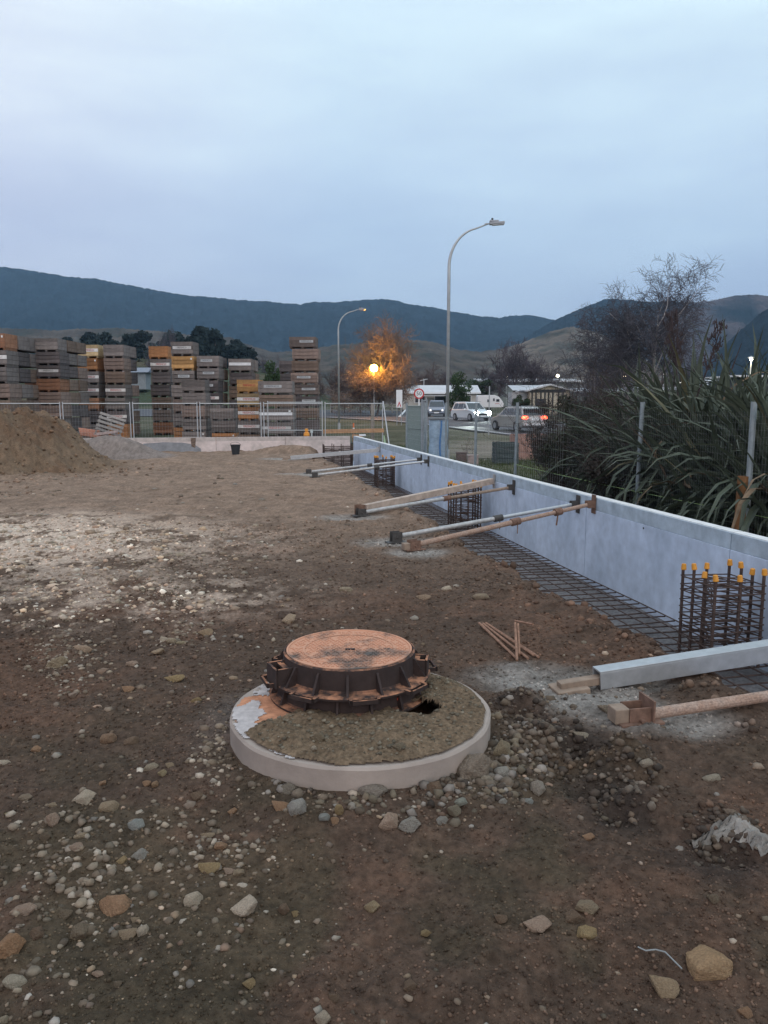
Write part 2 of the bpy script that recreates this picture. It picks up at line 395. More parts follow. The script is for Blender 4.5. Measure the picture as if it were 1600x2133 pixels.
sheet('road', (farr, near), asph, .035, 'grey asphalt road passing the site with white edge lines')
def line(pts, w, dz=.041):
    mb = MB()
    for i in range(len(pts) - 1):
        a = Vector((*pts[i], 0)); b = Vector((*pts[i + 1], 0)); d = (b - a).normalized(); s_ = Vector((-d.y, d.x, 0)) * w / 2
        n = max(1, int((b - a).length / 4))
        for k in range(n):
            p = a.lerp(b, k / n); q = a.lerp(b, (k + 1) / n)
            mb.quad(*[(v.x, v.y, float(zg(v.y)) + dz) for v in (p - s_, q - s_, q + s_, p + s_)])
    return mb
def g2d(px, py): g = gp(px, py); return (g.x, g.y)
for pts, w, lab in (([(12.0, 33), (8.7, 45.6), (5.2, 58.4), (.5, 72.6), (-6, 81.5)], .16, 'white edge line on the near side of the road'),
                    ([(17.0, 36), (13.2, 52), (9.9, 65), (6.3, 78), (2, 88)], .14, 'white centre line of the road'),
                    ([g2d(832, 869), g2d(848, 864.5), g2d(880, 866)], .3, 'white chevron outline marking the island by the junction'),
                    ([g2d(832, 869), g2d(875, 870.5)], .3, 'lower side of the white island marking'),
                    ([g2d(800, 862), g2d(818, 862)], .4, 'short white dash in the junction'), ([g2d(770, 858), g2d(788, 857)], .4, 'short white dash further left in the junction')):
    o = line(pts, w).build('road_marking', white); tag(o, lab, kind='structure')

# ================================================================== HILLS
def ridge(name, prof, D, Db, mname, label, colf, rows=70, cols=1100, amp=.03, seed=1, zb=.6, tex=.012, rug=2.6):
    pxs = np.array([p[0] for p in prof], float); pys = np.array([p[1] for p in prof], float)
    cx = np.linspace(pxs[0], pxs[-1], cols); cy_ = np.interp(cx, pxs, pys)
    cy_ += 1.7 * fbm(cx * .03, cx * 0, seed, 4) + rug * fbm(cx * .16, cx * 0, seed + 3, 4, .8)
    b = -(cy_ - 1066.5) / F; dy = CP + b * SP; dz = -SP + b * CP; dx = (cx - 800) / F
    T = D / dy; xc = dx * T; zc = CAMZ + dz * T
    s = np.linspace(0, 1, rows)[:, None]
    X = xc[None, :] * (1 - s * (1 - Db / D) * .9) ; Y = D + (Db - D) * s + 0 * xc[None, :]
    hgt = (zc - zb)[None, :]
    gull = fbm(X / (D * .07), Y / (D * .12), seed + 5, 5, .55)
    Z = zb + hgt * ((1 - s) ** 1.15) * (1 + 0 * X) + hgt * amp * 4 * gull * np.sin(np.pi * np.clip(s * 1.0, 0, 1)) + hgt * tex * 3 * fbm(X / (D * .006), Y / (D * .006), seed + 9, 2) * np.sin(np.pi * np.clip(s, 0, 1)) ** .3
    V = np.stack([X, Y, Z], -1).reshape(-1, 3); ix = np.arange(rows * cols).reshape(rows, cols)
    Q = np.stack([ix[:-1, :-1], ix[1:, :-1], ix[1:, 1:], ix[:-1, 1:]], -1).reshape(-1, 4)
    # back slope closes the hill behind the crest
    back = np.stack([xc * 1.15, np.full(cols, D * 1.25), np.full(cols, zb)], -1); nb = len(V); V = np.vstack([V, back])
    bi = np.arange(cols) + nb; Q = np.vstack([Q, np.stack([ix[0, :-1], ix[0, 1:], bi[1:], bi[:-1]], -1)])
    px = 800 + F * X / Y
    C = colf(px, s + 0 * X, X, Y, gull); C = np.vstack([C.reshape(-1, 3), C[0]])
    o = inst(name, npmesh(name, V, Q, mat(mname, attr='Col', ns=.035, var=.45, rough=1, spec=.05, bump=4, bs=.09, det=9), True, np.clip(C, .004, 1)))
    return tag(o, label, kind='structure')
FOR = np.array([.009, .015, .021]); TAN = np.array([.135, .108, .085]); BRN = np.array([.085, .062, .060])
def lerp3(a, b, k): return a * (1 - k[..., None]) + b * k[..., None]
def c_forest(px, s, X, Y, g):
    return lerp3(FOR + 0 * X[..., None], FOR * 1.7, sst(-.2, .5, fbm(X / 30, Y / 40, 77, 3)))
def c_right(px, s, X, Y, g):
    k = sst(1310, 1420, px + 60 * g) * sst(-.4, .2, fbm(X / 120, Y / 160, 31, 3) + .25)
    return lerp3(FOR + 0 * X[..., None], BRN, k)
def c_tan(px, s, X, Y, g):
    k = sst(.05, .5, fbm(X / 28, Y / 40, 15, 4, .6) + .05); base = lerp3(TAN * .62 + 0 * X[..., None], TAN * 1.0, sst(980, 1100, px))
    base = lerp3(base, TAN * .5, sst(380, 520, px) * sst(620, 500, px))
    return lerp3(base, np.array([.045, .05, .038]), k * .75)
ridge('hill', [(-700, 575), (-400, 548), (-150, 552), (0, 555), (60, 562), (100, 570), (150, 577), (200, 581), (260, 592), (300, 600), (350, 609), (400, 616), (450, 620), (500, 625), (560, 628), (600, 632), (628, 634), (655, 628), (690, 629), (740, 627), (775, 623), (805, 622), (850, 632), (900, 640), (960, 652), (1000, 657), (1040, 661), (1070, 658), (1100, 655), (1130, 660), (1160, 668), (1250, 690), (1500, 700), (2000, 700)],
      2300, 1150, 'bush_hill', 'long dark forested mountain ridge across the back of the valley', c_forest, seed=3)
ridge('hill', [(1000, 760), (1100, 700), (1155, 667), (1210, 642), (1260, 622), (1300, 624), (1340, 627), (1400, 629), (1480, 628), (1510, 620), (1560, 614), (1620, 617), (1800, 600), (2300, 600)],
      1700, 1050, 'bush_hill', 'brown and green hill rising behind the bare tree on the right', c_right, seed=13)
ridge('hill', [(1330, 838), (1400, 800), (1450, 768), (1490, 738), (1540, 690), (1580, 655), (1610, 636), (1700, 590), (1900, 520), (2300, 480)],
      900, 560, 'bush_hill', 'dark pine covered spur at the right edge', c_forest, seed=23)
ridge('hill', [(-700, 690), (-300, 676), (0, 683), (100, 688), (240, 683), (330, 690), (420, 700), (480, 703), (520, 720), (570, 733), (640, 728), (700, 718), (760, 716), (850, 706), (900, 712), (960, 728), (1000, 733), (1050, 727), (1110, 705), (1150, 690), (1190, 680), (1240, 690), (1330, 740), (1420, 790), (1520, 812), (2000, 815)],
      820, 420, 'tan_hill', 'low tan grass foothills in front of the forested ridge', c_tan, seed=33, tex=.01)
ridge('hill', [(-500, 735), (-100, 738), (150, 742), (300, 744), (450, 752), (560, 770), (640, 800), (700, 836)], 260, 150, 'bank', 'grassy slope rising behind the bin yard', lambda px, s, X, Y, g: lerp3(np.array([.055, .068, .04]) + 0 * X[..., None], np.array([.10, .085, .055]), sst(-.2, .4, fbm(X / 9, Y / 12, 19, 4))), seed=43, rows=40, cols=300, rug=.8)
# ================================================================== CONCRETE WALLS
conc = mat('precast_concrete', (.56, .64, .765), .72, ns=1.6, var=.10, bump=.0015, bs=80, spec=.4, col2=(.40, .47, .57), thr=(.40, .68), stretch=(1, 1, .45))
conc_far = mat('warm_lit_concrete', (.66, .56, .53), .85, ns=1.4, var=.10, bump=.0015, bs=80, col2=(.52, .45, .42), thr=(.48, .6))  # warm glow from behind the camera is mixed into this far wall colour
band = mat('rough_concrete', (.39, .46, .52), .9, ns=5, var=.22, bump=.004, bs=60)
band_far = mat('rough_warm_lit_concrete', (.48, .42, .39), .9, ns=5, var=.2, bump=.004, bs=60)  # rough band with the same warm glow put into its colour
stain = mat('wet_concrete', (.20, .215, .235), .7, ns=4, var=.2)
TOP = .48
Yj = [1.3, 4.2, 7.1, 10.0, 12.87, 15.75, 18.6, 21.5, 24.4, 28.62]
wall = empty('retaining_wall', (wallX(10), 10, -.75), 'long smooth blue grey precast concrete wall running down the right side of the site', 'wall', rz=0)
def panel(mb, A, B, zb, zt, th, nrm):
    A = Vector(A); B = Vector(B); d = (B - A).normalized(); n = Vector(nrm)
    c = (A + B) / 2 - n * th / 2
    M = Matrix((d, -n, Vector((0, 0, 1)))).transposed()
    return mb.box((c.x, c.y, (zb + zt) / 2), ((B - A).length, th, zt - zb), M)
for i in range(len(Yj) - 1):
    a, b = Yj[i] + .006, Yj[i + 1] - .006
    m = MB(); panel(m, (wallX(a), a, 0), (wallX(b), b, 0), -.95, TOP - .16, .15, WN); m.build('wall_panel', conc, wall, bevel=.004)
    m = MB(); panel(m, (wallX(a) + .006, a, 0), (wallX(b) + .006, b, 0), TOP - .158, TOP, .138, WN); m.build('top_band', band, wall, bevel=.004)
m = MB(); panel(m, (wallX(-3), -3, 0), (wallX(1.29), 1.29, 0), -.95, TOP, .15, WN); m.build('wall_panel', conc, wall)
# sky light on the wall top, painted in as a paler strip, 3 mm proud
m = MB()
for i in range(len(Yj) - 1):
    a, b = Yj[i] + .01, Yj[i + 1] - .01; A = Vector((wallX(a), a, 0)); B = Vector((wallX(b), b, 0)); d = (B - A).normalized()
    M = Matrix((d, -WN, Vector((0, 0, 1)))).transposed(); c = (A + B) / 2 - WN * .078; m.box((c.x, c.y, TOP + .004), ((B - A).length, .118, .008), M)
m.build('sky_lit_top', mat('sky_lit_top', (.66, .655, .64), .8, ns=9, var=.12), wall)
m = MB()
for Y_, zz in ((8.6, .28), (5.9, .18), (5.2, .22), (5.05, -.28), (7.6, -.30)):
    p = Vector((wallX(Y_), Y_, zz)) + WN * .001; m.tube(p - WN * .01, p + WN * .003, .012, n=8)
m.build('form_tie_hole', mat('dark_hole', (.05, .05, .055), .9), wall)

farw = empty('retaining_wall', (-6, farY(-6), -.75), 'pale warm toned concrete wall closing the far end of the site', 'wall')
Xs = [-1.25, -3.6, -6.02, -9.4, -12.6, -16, -20, -26]
for i in range(len(Xs) - 1):
    a, b = Xs[i] - .006, Xs[i + 1] + .006
    m = MB(); panel(m, (b, farY(b), 0), (a, farY(a), 0), -.95, TOP - .14, .15, (.2, -.98, 0)); m.build('wall_panel', conc_far, farw)
    m = MB(); panel(m, (b, farY(b) + .006, 0), (a, farY(a) + .006, 0), TOP - .138, TOP, .138, (.2, -.98, 0)); m.build('top_band', band_far, farw)
# dark grey patch low on the far wall and the render splash
m = MB()
def farp(px, py, off=.004):
    d = ray(px, py); t = (28.6 + 1.13 * .2041) / (d.y - .2041 * d.x) ; return Vector((d.x * t, d.y * t - off, CAMZ + d.z * t))
ppts = [(285, 933), (300, 924), (340, 921), (380, 922), (405, 926), (418, 934), (420, 945), (285, 945)]
m.add([farp(x, y) for x, y in ppts], [tuple(range(len(ppts)))]); m.build('grey_patch', mat('patch_grey', (.26, .265, .28), .8, ns=5, var=.2), farw)
m = MB(); m.add([farp(397, 912, .008), farp(408, 912, .008), (farp(407, 933, .008)), farp(399, 930, .008)], [(0, 1, 2, 3)]); m.build('rust_stain', mat('rust_stain', (.16, .115, .09), .9, ns=20, var=.4), farw)

# bucket, timber offcuts
bm_dark = mat('black_plastic', (.03, .033, .038), .55, ns=9, var=.2)
g = G(491, 942, .05); g.y = min(g.y, 26.4); bz = hz(g.x, g.y)
B = empty('bucket', (g.x, g.y, bz), 'black plastic bucket standing in front of the far wall', 'bucket')
m = MB(); m.lathe([(.0, .01), (.12, .0), (.165, .31), (.18, .315), (.18, .33), (.155, .33), (.115, .02), (0, .02)], 20); o = m.build('bucket_shell', bm_dark, B, world=False, smooth=False)
m = MB(); pts = [(.175 * math.cos(t), -.02 - .05 * math.sin(t), .32 + .10 * math.sin(t)) for t in np.linspace(0, math.pi, 9)]; m.path(pts, .005, 5); m.build('handle', bm_dark, B, world=False)
grey_wood = mat('weathered_wood', objcol=True, ns=9, var=.22, bump=.002, rough=.9)
for i, (a, b, w_, lab) in enumerate((((563, 936), (607, 931), .09, 'long timber offcut lying on top of the low soil hump'), ((617, 938), (636, 934), .06, 'short thin timber offcut right of the soil hump'), ((568, 941), (590, 939), .12, 'pale short board half buried in the soil hump by the far wall'))):
    z0 = hz(G(a[0], a[1] + 3).x, 26.2); A = P(a[0], a[1], 26.2); Bp = P(b[0], b[1], 26.5)
    m = MB(); m.beam(A, Bp, w_, .05); top_mesh('timber_offcut', m, grey_wood, A, lab, 'timber', color=((.16, .12, .1), (.16, .12, .1), (.5, .48, .45))[i])

# ================================================================== REBAR
rust = mat('rusty_rebar', (.085, .058, .05), .8, ns=30, var=.35, bump=.001, metal=.2)
rust2 = mat('rust_orange', (.26, .145, .095), .85, ns=30, var=.35, bump=.001)
orange = mat('orange_cap', (.62, .27, .04), .5, ns=12, var=.15)
matt = empty('reinforcing_mat', (wallX(14) - .9, 14, -.60), 'long mat of crossed reinforcing bars lying in the trench at the foot of the wall', 'reinforcing mesh')
bar = MB(); bar.tube((0, 0, 0), (1.62, .0, 0), .0075, n=6); bme = bar.mesh('bar', rust)
ang = math.atan2(WN.y, WN.x)
yb = 2.6
while yb < 28.2:
    p = Vector((wallX(yb), yb, -.585)) + WN * .04
    o = inst('bar', bme, matt, p - matt.location, (rnd.uniform(-.012, .012), rnd.uniform(-.02, .03), ang + rnd.uniform(-.02, .02))); yb += .175
for k in range(9):
    off = .06 + k * .19
    m = MB(); n = 14
    pts = [Vector((wallX(y_), y_, -.570 + rnd.uniform(-.006, .008))) + WN * off for y_ in np.linspace(2.6, 28.1, n)]
    m.path(pts, .007, 6); m.build('long_bar', rust, matt)

def cage(Y, label, wx_=.46, wy=.46, ztop=.245, ncx=3, ncy=4, off=.18, caps=True, zb=-.57):
    c = Vector((wallX(Y), Y, 0)) + WN * (off + wx_ / 2)
    E = empty('rebar_cage', (c.x, c.y, zb), label, 'rebar cage', 'rebar column cages standing in the trench')
    ax, ay = WN, WD; bars = []
    for i in range(ncx):
        for j in range(ncy):
            if 0 < i < ncx - 1 and 0 < j < ncy - 1: continue
            bars.append(((i / (ncx - 1) - .5) * wx_, (j / (ncy - 1) - .5) * wy))
    capm = MB(); capm.lathe([(0, .034), (.016, .034), (.020, .029), (.024, -.018), (.020, -.022), (.015, -.022), (0, -.022)], 14); cme = capm.mesh('cap', orange, smooth=False)
    for (u, v) in bars:
        h = ztop + rnd.uniform(-.03, .02)
        p = ax * u + ay * v
        m = MB(); m.tube(p, p + Vector((rnd.uniform(-.008, .008), rnd.uniform(-.008, .008), h - zb)), .0145, n=8)
        b = m.build('upright_bar', rust, E, world=False)
        if caps: inst('cap', cme, b, (p.x, p.y, h - zb), (rnd.uniform(-.15, .15), rnd.uniform(-.15, .15), 0))
    z = .05
    while z < ztop - zb - .05:
        dz = rnd.uniform(-.012, .012); rz = rnd.uniform(-.012, .012)
        for (a, b_) in (((-.5, -.5), (.5, .5)),) + ((((-.5, -.17), (.5, .17)),) if int(z * 10) % 2 == 0 or True else ()):
            m = MB(); e = .014
            q = [ax * (a[0] * wx_ - e) + ay * (a[1] * wy - e), ax * (b_[0] * wx_ + e) + ay * (a[1] * wy - e), ax * (b_[0] * wx_ + e) + ay * (b_[1] * wy + e), ax * (a[0] * wx_ - e) + ay * (b_[1] * wy + e)]
            q = [v + Vector((0, 0, z + dz + rnd.uniform(-.008, .008))) for v in q] ; q.append(q[0]); m.path(q, .006, 5); m.build('stirrup', rust, E, world=False)
        z += .068
    for k in range(40):
        zz = rnd.uniform(.1, ztop - zb - .1); u0, v0 = rnd.choice([(-.5, 0), (0, -.5), (-.5, -.5), (0, .5)]); m = MB(); m.tube(ax * u0 * wx_ + ay * v0 * wy + Vector((0, 0, zz)), ax * (u0 + rnd.choice([.5, .5])) * wx_ + ay * (-v0 if v0 else rnd.choice([-.5, .5])) * wy + Vector((0, 0, zz + rnd.uniform(-.02, .02))), .0055, n=5); m.build('cross_tie', rust, E, world=False)
    return E
cage(6.62, 'nearest rebar column cage with orange caps at the right edge')
cage(13.9, 'second rebar column cage with orange caps behind the rusty timber brace')
cage(21.0, 'third rebar column cage with orange caps behind the pair of grey prop tubes', )
cage(27.5, 'dark uncapped rebar column cage in the far corner of the two walls', wx_=1.0, caps=False, ncx=4, off=.25)

# ================================================================== WALL BRACES
galv = mat('galvanised_steel', (.42, .43, .44), .42, ns=14, var=.12, metal=.55, spec=.5)
galv2 = mat('dull_steel', (.40, .39, .38), .5, ns=18, var=.25, metal=.4)
rusty = mat('rusty_tube', (.30, .185, .13), .75, ns=16, var=.35, bump=.001, col2=(.34, .25, .20))
pinkw = mat('raw_timber', (.27, .20, .15), .85, ns=9, var=.25)
dkst = mat('dark_steel', (.06, .055, .052), .6, ns=20, var=.3)
rst = mat('rust_brown', (.17, .10, .072), .85, ns=22, var=.35)
def top_on_wall(px, py):
    Y = 7517 / (px - 474.0) if px < 1700 else 5.0
    # exact: intersect the ray with the wall plane
    d = ray(px, py); t = 4.70 / (d.x + .2041 * d.y); return Vector((d.x * t, d.y * t, CAMZ + d.z * t))
def brace(fpx, fpy, tpx, tpy, kind, label, top=None, zf=.05):
    Fp = G(fpx, fpy, zf); Tp = top or (top_on_wall(tpx, tpy) + WN * .05)
    E = empty('wall_brace', (Fp.x, Fp.y, hz(Fp.x, Fp.y)), label, 'brace', 'braces propping the long wall')
    d = (Tp - Fp).normalized(); L = (Tp - Fp).length; side = d.cross(Vector((0, 0, 1))).normalized()
    if kind == 'channel':
        m = MB(); a = Fp + d * .12; m.beam(a, Tp, .10, .012); up = side.cross(d)
        m.box((0, 0, 0), (0, 0, 0)) if False else None
        m.beam(a - up * .055 - side * .045, Tp - up * .055 - side * .045, .010, .10); m.beam(a - up * .055 + side * .045, Tp - up * .055 + side * .045, .010, .10)
        m.build('channel', galv, E, bevel=.002)
        m = MB(); m.beam(Fp - d * .12 - up * .06, Fp + d * .28 - up * .06, .065, .045); m.build('inner_strut', pinkw, E, bevel=.004)
        m = MB(); m.beam(Fp - d * .15 - Vector((0, 0, .10)), Fp + d * .05 - Vector((0, 0, .10)), .16, .06); m.build('foot_block', pinkw, E, bevel=.006)
    elif kind == 'timber':
        m = MB(); m.beam(Fp + d * .1, Tp, .10, .10); m.build('timber', mat('limed_timber', (.43, .34, .28), .85, ns=9, var=.25), E, bevel=.004)
    else:
        ma, mb_ = {'steel': (galv2, galv), 'rust': (rusty, rusty), 'mix': (galv2, pinkw)}[kind]
        r = .030 if kind != 'rust' or fpy > 1400 else .032
        m = MB(); m.tube(Fp + d * .08, Fp + d * (L * .56), r, n=14); m.build('outer_tube', ma, E, smooth=False)
        m = MB(); m.tube(Fp + d * (L * .55), Tp - d * .06, r * .82, n=14); m.build('inner_tube', mb_, E)
        c = Fp + d * (L * .55)
        m = MB(); m.tube(c - d * .06, c + d * .06, r * 1.45, n=12); m.tube(c - side * .08, c + side * .08, .008, n=6); m.tube(c + side * .05, c + side * .05 - Vector((0, 0, .14)), .006, n=5)
        m.build('collar', dkst if kind == 'steel' else rst, E)
        if kind == 'rust':
            c = Fp + d * (L * .80); m = MB(); m.tube(c - d * .05, c + d * .05, r * 1.5, n=10); m.tube(c - Vector((0, 0, .03)), c - Vector((.02, .02, .17)), .010, n=6); m.build('locking_pin', rst, E)
    # foot plates
    pm = dkst if kind in ('steel', 'mix') else rst
    if kind != 'channel':
        m = MB(); z0 = hz(Fp.x, Fp.y)
        yaw = Matrix.Rotation(math.atan2(d.y, d.x), 3, 'Z')
        for s_ in (-1, 1): m.box(Fp + side * .05 * s_ + Vector((0, 0, -.01)), (.13, .008, .15), yaw)
        m.box((Fp.x, Fp.y, z0 + .012), (.24, .16, .014), yaw); m.tube(Fp - side * .08, Fp + side * .08, .012, n=8)
        if kind == 'rust' and fpy > 1300:
            M = yaw; m.box(Fp + d * .06 + Vector((0, 0, .0)), (.012, .15, .20), M)
        m.build('foot_bracket', pm, E, bevel=.002)
        if kind == 'rust':
            q = Fp - d * .10; m = MB(); m.box((q.x, q.y, z0 + .05), (.08, .09, .08), yaw); m.build('timber_block', pinkw, E, bevel=.006)
    # wall bracket
    wyaw = Matrix((WN, WD, Vector((0, 0, 1)))).transposed()
    m = MB(); q = top_on_wall(tpx, tpy) if top is None else Tp - WN * .05
    m.box(q + WN * .008, (.012, .10, .24), wyaw)
    for s_ in (-1, 1): m.box(q + WN * .06 + WD * .04 * s_, (.10, .008, .09), wyaw)
    m.build('wall_bracket', dkst if kind in ('steel', 'mix') else (rst if kind == 'rust' else galv2), E)
    return E
brace(597, 951, 792, 934, 'channel', 'farthest brace, a pale steel channel near the wall corner', zf=.08)
brace(643, 983, 878, 957, 'steel', 'upper of the two grey prop tubes beside the third rebar cage')
brace(656, 990, 893, 961, 'steel', 'lower of the two grey prop tubes beside the third rebar cage')
brace(750, 1060, 1030, 1002, 'timber', 'pinkish timber brace lying over a grey tube near the second rebar cage', zf=.10)
brace(752, 1068, 1071, 1015, 'mix', 'grey prop tube just under the pinkish timber brace')
brace(825, 1118, 1205, 1050, 'steel', 'grey prop tube above the rusty one at the middle of the wall')
brace(862, 1136, 1238, 1050, 'rust', 'rusty prop tube below the grey one at the middle of the wall')
# the two nearest ones leave the frame on the right
f5 = G(1203, 1402, .115); f6 = G(1325, 1492, .07)
def wall_hit(f, px, py):
    # the brace is square to the wall; find the height that makes it pass the given pixel
    t = (wallX(f.y) - f.x) / (1 - .2041 * -.2041) ; e = f - WN * ((wallX(f.y) - f.x) * .98 - .05); best = None
    for z in np.linspace(-.4, .6, 201):
        T_ = Vector((e.x, e.y, z)); lo = None
        for k in np.linspace(0, 1, 201):
            q = f.lerp(T_, k); v = q - Vector((0, 0, CAMZ)); zc = v.y * CP - v.z * SP; yc = v.y * SP + v.z * CP
            X_ = 800 + F * v.x / zc
            if X_ >= px: lo = 1066.5 - F * yc / zc; break
        if lo is not None and (best is None or abs(lo - py) < best[0]): best = (abs(lo - py), T_)
    return best[1]
brace(1203, 1402, 0, 0, 'channel', 'near brace of bright galvanised steel channel leaving the frame on the right', top=wall_hit(f5, 1598, 1340), zf=.115)
brace(1325, 1492, 0, 0, 'rust', 'nearest brace, a thick rusty tube at the right edge', top=wall_hit(f6, 1598, 1450), zf=.07)

# cement crumbs round the feet and loose rods
rods = [((998, 1300), (1075, 1373)), ((1006, 1301), (1100, 1374)), ((1012, 1300), (1112, 1368)), ((1018, 1304), (1122, 1372)), ((1003, 1304), (1068, 1366)), ((1073, 1302), (1077, 1380)), ((1079, 1304), (1082, 1366)), ((1073, 1299), (1110, 1306))]
RL = ['first', 'second', 'third', 'fourth', 'fifth', 'left', 'right', '']
for i, (a, b) in enumerate(rods):
    zt = .13 if 5 <= i < 7 else .03
    A = G(a[0], a[1], zt); Bp = G(b[0], b[1], .02 if i != 7 else .08)
    A.z += hz(A.x, A.y); Bp.z += hz(Bp.x, Bp.y)
    m = MB(); m.tube(A, Bp, .009, n=6)
    lab = '%s rusty rebar offcut from the left in the slanting bundle behind the manhole' % RL[i] if i < 5 else ('%s rusty rebar offcut leaning steeply across the loose bundle' % RL[i] if i < 7 else 'short rusty rod crossing the top of the leaning rods')
    top_mesh('rebar_offcut', m, rust2, A, lab, 'rebar', 'loose rebar offcuts behind the manhole')

# ================================================================== MANHOLE
C0 = Vector((-.117, 3.72, 0)); ZS = .15
iron = mat('cast_iron', (.042, .028, .025), .7, ns=14, var=.35, bump=.002, bs=90, metal=.2)
def dusted(name, base, dust, amt_lo, amt_hi, ns, dust_up=True, bump=.001):
    m = mat(name, base, .9, ns=ns, var=.2, bump=bump, bs=120)
    t = m.node_tree; b = t.nodes['Principled BSDF']; src = b.inputs['Base Color'].links[0].from_socket
    mx_ = t.nodes.new('ShaderNodeMixRGB'); n = t.nodes.new('ShaderNodeTexNoise'); n.inputs['Scale'].default_value = ns * .7; n.inputs['Detail'].default_value = 8; n.inputs['Roughness'].default_value = .65
    tcx = t.nodes.new('ShaderNodeTexCoord'); t.links.new(tcx.outputs['Object'], n.inputs[0])
    r = t.nodes.new('ShaderNodeMapRange'); r.inputs[1].default_value = amt_lo; r.inputs[2].default_value = amt_hi; t.links.new(n.outputs[0], r.inputs[0])
    fac = r.outputs[0]
    if dust_up:
        gm = t.nodes.new('ShaderNodeNewGeometry'); s = t.nodes.new('ShaderNodeSeparateXYZ'); t.links.new(gm.outputs['Normal'], s.inputs[0])
        r2 = t.nodes.new('ShaderNodeMapRange'); r2.inputs[1].default_value = .45; r2.inputs[2].default_value = .9; t.links.new(s.outputs['Z'], r2.inputs[0])
        mu = t.nodes.new('ShaderNodeMath'); mu.operation = 'MULTIPLY'; t.links.new(fac, mu.inputs[0]); t.links.new(r2.outputs[0], mu.inputs[1]); fac = mu.outputs[0]
    t.links.new(fac, mx_.inputs[0]); t.links.new(src, mx_.inputs[1]); mx_.inputs[2].default_value = (*dust, 1); t.links.new(mx_.outputs[0], b.inputs['Base Color'])
    return m
CL = Vector((-.185, 3.96, 0)); ZL = ZS + .245
slab = mat('slab_concrete', (.335, .275, .235), .88, ns=5, var=.14, bump=.002, bs=50)
MH = empty('manhole', (C0.x, C0.y, 0), 'round concrete manhole slab with a two tier rusty iron frame and orange dusted lid', 'manhole')
# slab with an opening
Hc = Vector((-.05, 3.83, 0)); Hr = .37; n = 96; m = MB(); vs = []; rr = .655
for i in range(n):
    t = 2 * math.pi * i / n; w = 1 + .004 * math.sin(5 * t) + .003 * math.sin(13 * t + 1)
    o_ = Vector((C0.x + rr * w * math.cos(t), C0.y + rr * w * math.sin(t), 0)); h_ = Vector((Hc.x + Hr * math.cos(t), Hc.y + Hr * math.sin(t), 0))
    vs += [(o_.x, o_.y, -.12), (o_.x, o_.y, ZS - .012), (C0.x + (o_.x - C0.x) * .985, C0.y + (o_.y - C0.y) * .985, ZS), (h_.x, h_.y, ZS), (h_.x, h_.y, -.5)]
fs = []
for i in range(n):
    j = (i + 1) % n
    for k in range(4): fs.append((i * 5 + k, j * 5 + k, j * 5 + k + 1, i * 5 + k + 1))
m.add(vs, fs); m.build('slab', slab, MH)
m = MB(); m.lathe([(.0, -.45), (Hr + .01, -.45)], 32, (Hc.x, Hc.y, 0)); m.build('shaft_floor', mat('shaft_dark', (.02, .018, .016), .9), MH)
# dust: orange film and pale cement film on the slab, as thin crusts
def crust(name, m_, f, dz, res=150, col=None, hfun=None):
    L = np.linspace(-.66, .66, res); X, Y = np.meshgrid(C0.x + L, C0.y + L)
    K = f(X, Y); Z = ZS + dz + (hfun(X, Y, K) if hfun else 0) + 0 * X
    idx = np.arange(res * res).reshape(res, res); Q = np.stack([idx[:-1, :-1], idx[:-1, 1:], idx[1:, 1:], idx[1:, :-1]], -1).reshape(-1, 4)
    kk = K.ravel(); keep = (kk[Q] > 0).all(1); Q = Q[keep]; used = np.unique(Q); mp_ = np.full(res * res, -1); mp_[used] = np.arange(len(used))
    V = np.stack([X, Y, Z], -1).reshape(-1, 3)[used] - np.array(MH.location); me = npmesh(name, V, mp_[Q], m_, True, None if col is None else col(X, Y, K).reshape(-1, 3)[used])
    return inst(name, me, MH)
def rS(X, Y): return np.sqrt((X - C0.x) ** 2 + (Y - C0.y) ** 2)
def rH(X, Y): return np.sqrt((X - Hc.x) ** 2 + (Y - Hc.y) ** 2)
def f_or(X, Y):
    n_ = fbm(X * 6, Y * 6, 91, 4, .6)
    k = np.minimum(.635 - rS(X, Y), rH(X, Y) - .375); k2 = -.02 + .30 * n_ - (X + .50) * 1.0 + 0 * Y
    k3 = .16 * n_ + .45 - np.abs((X + .52) * .9) - np.abs(Y - 3.72) * .45 - .22
    return np.minimum(k, np.maximum(k3, -.3 + 0 * k2))
crust('orange_dust', mat('orange_dust', (.47, .215, .12), .95, ns=25, var=.3), f_or, .003)
def f_wh(X, Y):
    n_ = fbm(X * 9, Y * 9, 95, 5, .65); k = .645 - rS(X, Y)
    a = np.arctan2(Y - C0.y, X - C0.x); band_ = .20 - np.abs(rS(X, Y) - .575) * 1.6 - np.abs(((a - R(192) + math.pi) % (2 * math.pi)) - math.pi) * .14
    return np.minimum(k, band_ + .22 * n_ - .055)
crust('cement_film', mat('cement_film', (.43, .385, .37), .95, ns=25, var=.2), f_wh, .006)
def f_so(X, Y):
    n_ = fbm(X * 5, Y * 5, 97, 4, .6); front = (X - C0.x) * .75 - (Y - C0.y) * .75 + .20 + .12 * n_
    k = np.minimum(.632 + .02 * n_ - rS(X, Y), front)
    cres = np.sqrt((X - .155) ** 2 / .125 ** 2 + (Y - 3.665) ** 2 / .085 ** 2) - 1 + .15 * n_
    return np.minimum(k, np.minimum(cres, .3)) * 1.0
def h_so(X, Y, K):
    n_ = fbm(X * 9, Y * 9, 99, 4, .6); n5 = fbm(X * 40, Y * 40, 101, 3, .6)
    inner = sst(.60, .30, rS(X, Y))
    return np.clip(np.sqrt(np.clip(K, 0, 1)) * .09, 0, .028) * (1 + .5 * n_) + .002 * inner + .010 * n5 * sst(0, .04, K) + .012 * np.maximum(n_, 0)
